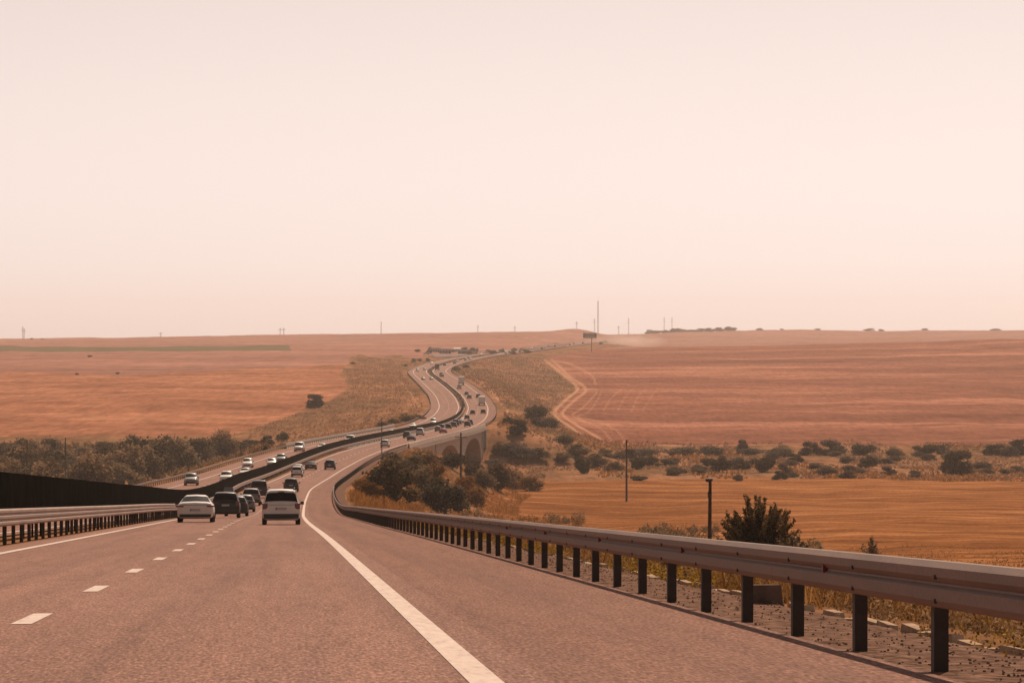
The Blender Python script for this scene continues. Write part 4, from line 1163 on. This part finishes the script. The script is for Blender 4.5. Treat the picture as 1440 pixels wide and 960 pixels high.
LANE = {'R': -1.9, 'L': -5.6, 'I': -13.1, 'O': -16.9}
near = [
    ('sedan', 'white', 185, -5.75, 'white sedan beside the left median rail, nearest car of the left lane', 2, ()),
    ('mpv', 'white', 166.5, -1.35, 'white people carrier with black tailgate window, nearest car in the right lane', 2, ('rails',)),
    ('suv', 'black', 231, -5.05, 'black car half hidden behind the white sedan', 2, ()),
    ('hatchback', 'navy', 262, -4.9, 'dark hatchback just right of and behind the black car', 2, ()),
    ('suv', 'black', 292, -6.1, 'dark car with a roof box showing over the black car', 2, ('box',)),
    ('hatchback', 'grey', 305, -5.0, 'grey hatchback with pale roof in the left-lane queue, right of the roof-box car', 2, ()),
    ('suv', 'grey', 350, -5.2, 'grey estate car with roof rails before the dark van in the left lane', 2, ('rails',)),
    ('van', 'brown', 400, -5.3, 'tall dark van leading the near left-lane queue', 2, ()),
    ('suv', 'black', 440, -2.25, 'dark car straight ahead of the white people carrier', 2, ()),
    ('mpv', 'white', 553, -5.3, 'white-roofed car in the left lane far beyond the dark van', 1, ('rails',)),
    ('hatchback', 'white', 578, -6.2, 'white car tucked closely ahead of the white-roofed one', 1, ()),
    ('sedan', 'brown', 605, -5.4, 'dark brown car in the left lane, level with the lone dark car', 1, ()),
    ('suv', 'navy', 606, -2.2, 'lone dark car in the right lane by the tall lamp post', 1, ()),
    ('suv', 'grey', 488, -17.2, 'grey car mostly hidden by the screen on the oncoming carriageway', 1, ()),
]
for kind, colr, d, u, lab, det, ex in near: drive(kind, colr, d, u, lab, det, ex)

# farther ones: kind, colour, depression of the wheels, lane
NAMES = {'sedan': 'sedan', 'hatchback': 'hatchback', 'suv': 'tall car', 'mpv': 'people carrier', 'van': 'van', 'lorry': 'lorry'}
CW = {'white': 'white', 'silver': 'silver', 'grey': 'grey', 'black': 'black', 'navy': 'dark blue', 'brown': 'brown', 'red': 'red', 'beige': 'beige', 'green': 'grey-green'}
rest = [('suv', 'white', 628.5, 'R'), ('sedan', 'brown', 619, 'R'), ('suv', 'black', 615.5, 'L'), ('van', 'silver', 612, 'L'), ('hatchback', 'grey', 606.5, 'L'), ('sedan', 'red', 608.5, 'R'), ('suv', 'black', 604.5, 'L'),
        ('hatchback', 'black', 602.5, 'L'), ('mpv', 'brown', 600.5, 'L'), ('van', 'black', 598.5, 'L'), ('suv', 'black', 599.5, 'R'), ('hatchback', 'navy', 596.5, 'L'), ('sedan', 'silver', 594.5, 'L'), ('suv', 'black', 597, 'R'),
        ('hatchback', 'black', 589, 'L'), ('suv', 'black', 582.5, 'L'), ('suv', 'black', 581.5, 'R'), ('lorry', 'beige', 569.5, 'R'), ('suv', 'grey', 560, 'L'), ('suv', 'black', 559, 'R'), ('hatchback', 'black', 555, 'L'),
        ('van', 'beige', 546.5, 'L'), ('lorry', 'white', 541, 'R'), ('suv', 'grey', 530, 'L'), ('lorry', 'brown', 520.5, 'L'), ('van', 'grey', 528.5, 'L'), ('suv', 'navy', 514, 'L'), ('suv', 'grey', 511.5, 'R'),
        ('sedan', 'white', 508.5, 'L'), ('van', 'white', 507.3, 'R'), ('sedan', 'white', 506.0, 'R'), ('suv', 'silver', 504.5, 'L'), ('suv', 'white', 497.5, 'R'), ('van', 'white', 496, 'L'), ('suv', 'grey', 495, 'R'),
        ('suv', 'black', 493.5, 'L'), ('suv', 'black', 491, 'R'), ('suv', 'white', 489.5, 'L'), ('suv', 'black', 487.5, 'L'), ('suv', 'black', 485.5, 'R'), ('suv', 'grey', 484, 'L'), ('suv', 'black', 483, 'R'),
        # oncoming
        ('suv', 'white', 678.5, 'I'), ('sedan', 'white', 670, 'I'), ('mpv', 'white', 657, 'O'), ('hatchback', 'silver', 655.5, 'I'), ('suv', 'grey', 650.5, 'I'), ('van', 'silver', 634.5, 'O'), ('sedan', 'white', 632.5, 'I'),
        ('van', 'white', 623.5, 'I'), ('hatchback', 'white', 612, 'I'), ('sedan', 'grey', 605, 'I'), ('sedan', 'white', 601.5, 'O'), ('van', 'silver', 597, 'I'), ('sedan', 'black', 533.8, 'O'), ('sedan', 'black', 533.6, 'I'),
        ('suv', 'grey', 522, 'O'), ('sedan', 'black', 520, 'I'), ('sedan', 'white', 511.5, 'O'), ('suv', 'white', 499.5, 'I'), ('suv', 'silver', 494.5, 'O'), ('suv', 'white', 490.5, 'I'), ('suv', 'grey', 486.5, 'O')]
def far_label(kind, colr, d, lane, count):
    away = lane in 'RL'
    side = {'R': 'right lane', 'L': 'left lane', 'I': 'inner oncoming lane', 'O': 'outer oncoming lane'}[lane]
    sec = 'before the viaduct' if d < 770 else 'on the viaduct' if d < 1050 else 'on the bend beyond the viaduct' if d < 1480 else 'on the upper bend' if d < 2350 else 'on the far straight'
    k = (kind, colr, lane, sec); count[k] = count.get(k, 0) + 1
    s = f"{CW[colr]} {NAMES[kind]} in the {side} {sec}"
    return k, s
cnt = {}; rows = []
for kind, colr, py, lane in sorted(rest, key=lambda t: -t[2]):
    d = where(0, py); k, s = far_label(kind, colr, d, lane, cnt)
    rows.append((kind, colr, d, lane, k, s, cnt[k]))
for kind, colr, d, lane, k, s, i in rows:
    if cnt[k] > 1: s += ', ' + (nth(i) + ' nearest' if i > 1 else 'nearest such')
    ex = ()
    if kind == 'lorry': ex = {'white': (10.0, 3.9), 'beige': (8.0, 3.5), 'brown': (11.0, 3.9, 'brown')}[colr]
    drive(kind, colr, d, LANE[lane] + 0.35 * math.sin(d), s, 1 if d < 800 else 0, ex)

# ------------------------------------------------------------------ poles, masts, signs
def pole(px, py_foot, py_top, w, label, arm=True, dmin=300, d=None, name='utility_pole'):
    if d is None: X, D, z = ground_hit(px, py_foot, dmin)
    else: X, D = (px - 720) / 5000 * d, d; z = float(ground_z(X, D))
    h = (480 - py_top) / 5000 * D - z
    r = empty(name, (X, D, z)); tag(r, label, 'pole', 'poles near the motorway')
    m = MB(); m.tube([(0, 0, -0.6), (0, 0, h * 0.5), (0.02, 0, h)], [w * 0.58, w * 0.5, w * 0.38], 10); m.build('shaft', M['wood'], r)
    if arm:
        m = MB(); m.box((0, 0, h - 0.9), (2.2, 0.12, 0.14)); m.build('crossarm', M['wood'], r)
        for k in (-0.95, 0, 0.95):
            m = MB(); m.tube([(k, 0, h - 0.83), (k, 0, h - 0.55)], [0.07, 0.05], 8); m.build('insulator', M['ceramic'], r)
    return r, h
pole(881, 705, 618, 0.42, 'tall thin bare pole at the far side of the near right field', False)
pole(648, 688, 608, 0.40, 'dark pole with crossarm standing before the viaduct', True)
pole(38, 690, 618, 0.36, 'pole among the trees near the left picture edge', False, 350)
pole(92, 690, 615, 0.30, 'thin pole in the hollow, right of the leftmost pole', False, 350)
pole(540, 716, 690, 0.12, 'short thin post behind the guard rail below the dark shrubs', False, 120)
r, h = pole(998, 0, 676, 0.17, 'short dark post with a small head beside the tall leafy bush', False, d=150, name='post_with_head')
m = MB(); m.box((-0.03, 0, h + 0.05), (0.30, 0.22, 0.10)); m.build('head', M['dark_metal'], r)
m = MB(); m.box((-0.10, -0.02, h - 0.01), (0.10, 0.16, 0.06)); m.build('bracket', M['dark_metal'], r)
m = MB(); m.tube([(0, 0, h - 0.7), (0, 0, h - 0.45)], 0.09, 10); m.build('collar', M['dark_metal'], r)

p = at_road(672, 4.1); r = empty('lamp_post', p); tag(r, 'tall thin lamp post on the road edge at the start of the viaduct', 'lamp post')
m = MB(); m.tube([(0, 0, -0.4), (0, 0, 4.0), (0, 0, 8.0)], [0.10, 0.08, 0.06], 8); m.build('shaft', M['dark_metal'], r)
m = MB(); m.box((-0.35, 0, 8.02), (0.9, 0.22, 0.12)); m.build('lamp_head', M['ceramic'], r)

def mast(px, d, top, w, label, lattice=True):
    X = (px - 720) / 5000 * d; z = float(ground_z(X, d)); h = (480 - top) / 5000 * d - z
    r = empty('radio_mast' if lattice else 'pylon', (X, d, z - 1)); tag(r, label, 'mast', 'masts on the skyline')
    n = 14 if lattice else 5
    L = [[], [], []]
    for k in range(3):
        g = 2 * math.pi * k / 3 + 0.4
        for i in range(n + 1):
            t = i / n; rr = w / 2 * (1 - 0.55 * t)
            L[k].append((math.cos(g) * rr, math.sin(g) * rr, 1 + (h) * t))
    for k in range(3):
        m = MB(); m.tube(L[k], max(0.09, w * 0.06), 5); m.build('mast_leg', M['mast'], r)
    m = MB()
    for i in range(n):
        for k in range(3): m.tube([L[k][i], L[(k + 1) % 3][i + 1]], max(0.05, w * 0.03), 4)
    o = m.build('bracing', M['mast'], r); o['kind'] = 'stuff'
    m = MB(); m.tube([(0, 0, h), (0, 0, h + 0.08 * h)], 0.12, 5); m.build('tip', M['mast'], r)
    if not lattice:
        for hh, ww in ((0.72, 3.4), (0.86, 2.6)):
            m = MB(); m.box((0, 0, 1 + h * hh), (w * ww, 0.25, 0.3)); m.build('crossarm', M['mast'], r)
mast(841, 5000, 423, 2.6, 'tallest lattice mast on the skyline above the road sign')
mast(536, 5200, 452, 2.0, 'slim mast on the skyline left of the road bends', True)
for px, dd, top, lab in ((32, 4600, 459, 'pylon on the left skyline, leftmost of all'), (34, 4750, 462, 'pylon just right of the leftmost one on the left skyline'),
                         (226, 4800, 467, 'very faint pylon on the left skyline above the dark crop strip'), (394, 4800, 461, 'left one of the paired pylons on the left skyline'),
                         (399, 4800, 461, 'right one of the paired pylons on the left skyline'), (672, 5600, 457, 'faint pylon on the skyline above the rest area'),
                         (724, 5600, 458, 'faint pylon on the skyline between rest area and road crest'), (811, 5100, 452, 'pylon on the low hill left of the tallest mast'),
                         (836, 5200, 448, 'short mast hard against the left of the tallest mast'), (884, 5600, 447, 'pylon on the skyline above the dust cloud'),
                         (934, 6000, 446, 'left one of two pylons above the ridge trees'), (945, 6000, 446, 'right one of two pylons above the ridge trees'),
                         (870, 5700, 458, 'low pylon between the tallest mast and the dust cloud')):
    mast(px, dd, top, 1.7, lab, False)

M['sign_face'] = simple('sign_face', (0.10, 0.085, 0.09), 0.5, 0, 0.15)
M['sign_line'] = simple('sign_white', (0.6, 0.55, 0.52), 0.5, 0, 0.1)
X, D, z = ground_hit(832, 494.5, 2300)
h = (480 - 469) / 5000 * D - z
r = empty('road_sign', (X, D, z)); tag(r, 'wide dark road sign board on a single post at the far crest', 'road sign')
sx = D / 5000
m = MB(); m.tube([(0, 0, -0.5), (0, 0, h)], 0.28, 8); m.build('post', M['dark_metal'], r)
pb = MB(); pb.box((-2.5 * sx, -0.25, h - 2.6 * sx), (19 * sx, 0.25, 7.2 * sx)); pn = pb.build('panel', M['sign_face'], r)
for k in (1.6, -1.6):
    m = MB(); m.box((-2.5 * sx, -0.40, h - 2.6 * sx + k * sx), (14 * sx, 0.04, 0.7 * sx)); m.build('panel_line', M['sign_line'], pn)

# ------------------------------------------------------------------ far rest area
M['wall_pale'] = simple('pale_wall', (0.50, 0.43, 0.39), 0.8, 0, 0.15)
M['wall_grey'] = simple('grey_wall', (0.24, 0.20, 0.20), 0.8, 0, 0.15)
M['roof_grey'] = simple('grey_roof', (0.12, 0.095, 0.10), 0.9, 0, 0.2, 3.0, 0, 0.0)
M['roof_pale'] = simple('pale_roof', (0.62, 0.56, 0.52), 0.7, 0, 0.1)
def house(px, py, wpx, hpx, wall, roof, label, pitched=True, canopy=False):
    X, D, z = ground_hit(px, py, 2300)
    w, h = wpx * D / 5000, hpx * D / 5000
    r = empty('service_building', (X, D, z)); tag(r, label, 'building', 'buildings of the far rest area')
    dp = w * 0.6
    if canopy:
        for sx in (-0.4, 0.4):
            for sy in (-0.35, 0.35):
                m = MB(); m.box((w * sx, dp * sy, h * 0.4), (0.5, 0.5, h * 0.9)); m.build('column', M[wall], r)
        m = MB(); m.box((0, 0, h * 0.9), (w, dp, h * 0.22)); m.build('roof', M[roof], r); return
    m = MB(); m.box((0, 0, h * 0.32), (w, dp, h * 0.76)); m.build('wall', M[wall], r)
    if pitched:
        m = MB(); o_ = 0.4
        m.add([(-w/2 - o_, -dp/2 - o_, h * .7), (w/2 + o_, -dp/2 - o_, h * .7), (w/2 + o_, dp/2 + o_, h * .7), (-w/2 - o_, dp/2 + o_, h * .7), (-w/2 - o_, 0, h), (w/2 + o_, 0, h)],
              [(0, 1, 5, 4), (2, 3, 4, 5), (0, 4, 3), (1, 2, 5), (3, 2, 1, 0)]); m.build('roof', M[roof], r)
    else:
        m = MB(); m.box((0, 0, h * 0.74), (w + 0.6, dp + 0.6, h * 0.1)); m.build('roof', M[roof], r)
    for k in range(4):
        m = MB(); m.box((-w * 0.36 + w * 0.24 * k, -dp/2 - 0.03, h * 0.4), (w * 0.12, 0.08, h * 0.22)); m.build('window', M['glass'], r)
    m = MB(); m.box((w * 0.47 - 0.8, -dp/2 - 0.03, h * 0.16), (0.9, 0.07, h * 0.38)); m.build('door', M['trim'], r)
house(626, 497, 17, 7, 'wall_grey', 'roof_grey', 'long grey roofed building in the middle of the far rest area')
house(643, 494.5, 8, 6, 'wall_pale', 'roof_pale', 'small white building at the right of the long grey one')
house(652, 498, 16, 7, 'wall_grey', 'roof_grey', 'grey building right of the small white one')
house(612, 495, 14, 6, 'wall_grey', 'roof_grey', 'grey building at the left of the far rest area')
house(600, 498, 9, 3, 'wall_pale', 'roof_pale', 'low white hut, leftmost of the rest area buildings', False)
house(667, 497, 10, 4, 'wall_pale', 'roof_pale', 'flat white building at the right end of the rest area', False)
house(680, 497.5, 12, 4, 'wall_pale', 'roof_pale', 'white fuel canopy beside the far straight', False, True)
# pale apron of the rest area
def apron(pts, name):
    vs = [];
    for px, py in pts:
        X, D, z = ground_hit(px, py, 2300); vs.append((X, D, z))
    c = np.mean(vs, 0); N = 10; V = []; Q = []
    A = np.array(vs)
    for i in range(N + 1):
        for j in range(N + 1):
            s, t = i / N, j / N
            p = A[0]*(1-s)*(1-t) + A[1]*s*(1-t) + A[2]*s*t + A[3]*(1-s)*t
            V.append((p[0], p[1], float(ground_z(p[0], p[1])) + 0.45))
    for i in range(N):
        for j in range(N): Q.append((i*(N+1)+j, (i+1)*(N+1)+j, (i+1)*(N+1)+j+1, i*(N+1)+j+1))
    tag(obj(name, np_mesh(name, V, Q, M['apron'])), kind='structure')
M['parking'] = simple('parking_asphalt', (0.22, 0.16, 0.15), 0.9, 0, 0.15, 0.05, 0, 0.0)
M['apron'] = simple('pale_apron', (0.58, 0.46, 0.39), 0.9, 0, 0.15, 0.05)
apron([(690, 499), (728, 496.5), (732, 492), (688, 494.5)], 'gravel_apron')
M['apron'] = M['parking']
apron([(612, 503), (655, 501), (660, 497.5), (606, 499)], 'parking_apron')

# ------------------------------------------------------------------ air: haze over the plain, dust behind a distant machine
def haze():
    m = MB(); m.box((0, 4775, 10), (7400, 9950, 180))
    mt = bpy.data.materials.new('haze_air'); mt.use_nodes = True
    nt = mt.node_tree; nt.nodes.clear()
    v = nt.nodes.new('ShaderNodeVolumePrincipled'); v.inputs['Color'].default_value = (0.97, 0.88, 0.82, 1)
    v.inputs['Density'].default_value = 0.00006; v.inputs['Anisotropy'].default_value = 0.45
    out = nt.nodes.new('ShaderNodeOutputMaterial'); nt.links.new(v.outputs[0], out.inputs['Volume'])
    o = m.build('haze', mt); tag(o, 'warm dusty haze lying over the whole plain', 'haze', kind='stuff')
haze()
def dust_cloud():
    px, D = 885, 3900
    X = (px - 720) / 5000 * D; z = float(ground_z(X, D))
    m = MB(); N = 14; vs = [(0, 0, 1)]; fs = []
    for i in range(1, N):
        for k in range(20):
            a, g = math.pi * i / N, 2 * math.pi * k / 20
            vs.append((math.sin(a) * math.cos(g), math.sin(a) * math.sin(g), math.cos(a)))
    vs.append((0, 0, -1))
    for k in range(20):
        fs.append((0, 1 + k, 1 + (k + 1) % 20)); b = 1 + (N - 2) * 20; fs.append((b + k, len(vs) - 1, b + (k + 1) % 20))
        for i in range(N - 2): fs.append((1 + i*20 + k, 1 + (i+1)*20 + k, 1 + (i+1)*20 + (k+1) % 20, 1 + i*20 + (k+1) % 20))
    m.add(vs, fs)
    mt = bpy.data.materials.new('dust_air'); mt.use_nodes = True; nt = mt.node_tree; nt.nodes.clear()
    tc = nt.nodes.new('ShaderNodeTexCoord')
    gr = nt.nodes.new('ShaderNodeTexGradient'); gr.gradient_type = 'SPHERICAL'; nt.links.new(tc.outputs['Object'], gr.inputs[0])
    nz = nt.nodes.new('ShaderNodeTexNoise'); nz.inputs['Scale'].default_value = 2.5; nt.links.new(tc.outputs['Object'], nz.inputs['Vector'])
    mu = nt.nodes.new('ShaderNodeMath'); mu.operation = 'MULTIPLY'; nt.links.new(gr.outputs['Fac'], mu.inputs[0]); nt.links.new(nz.outputs[0], mu.inputs[1])
    m2 = nt.nodes.new('ShaderNodeMath'); m2.operation = 'MULTIPLY'; m2.inputs[1].default_value = 0.022; nt.links.new(mu.outputs[0], m2.inputs[0])
    v = nt.nodes.new('ShaderNodeVolumePrincipled'); v.inputs['Color'].default_value = (0.97, 0.84, 0.76, 1); nt.links.new(m2.outputs[0], v.inputs['Density'])
    out = nt.nodes.new('ShaderNodeOutputMaterial'); nt.links.new(v.outputs[0], out.inputs['Volume'])
    o = m.build('dust_cloud', mt); o.location = (X, D, z + 4.5); o.scale = (46, 90, 9.5)
    tag(o, 'pale dust cloud drifting behind the far crest of the road', 'dust', kind='stuff')
dust_cloud()
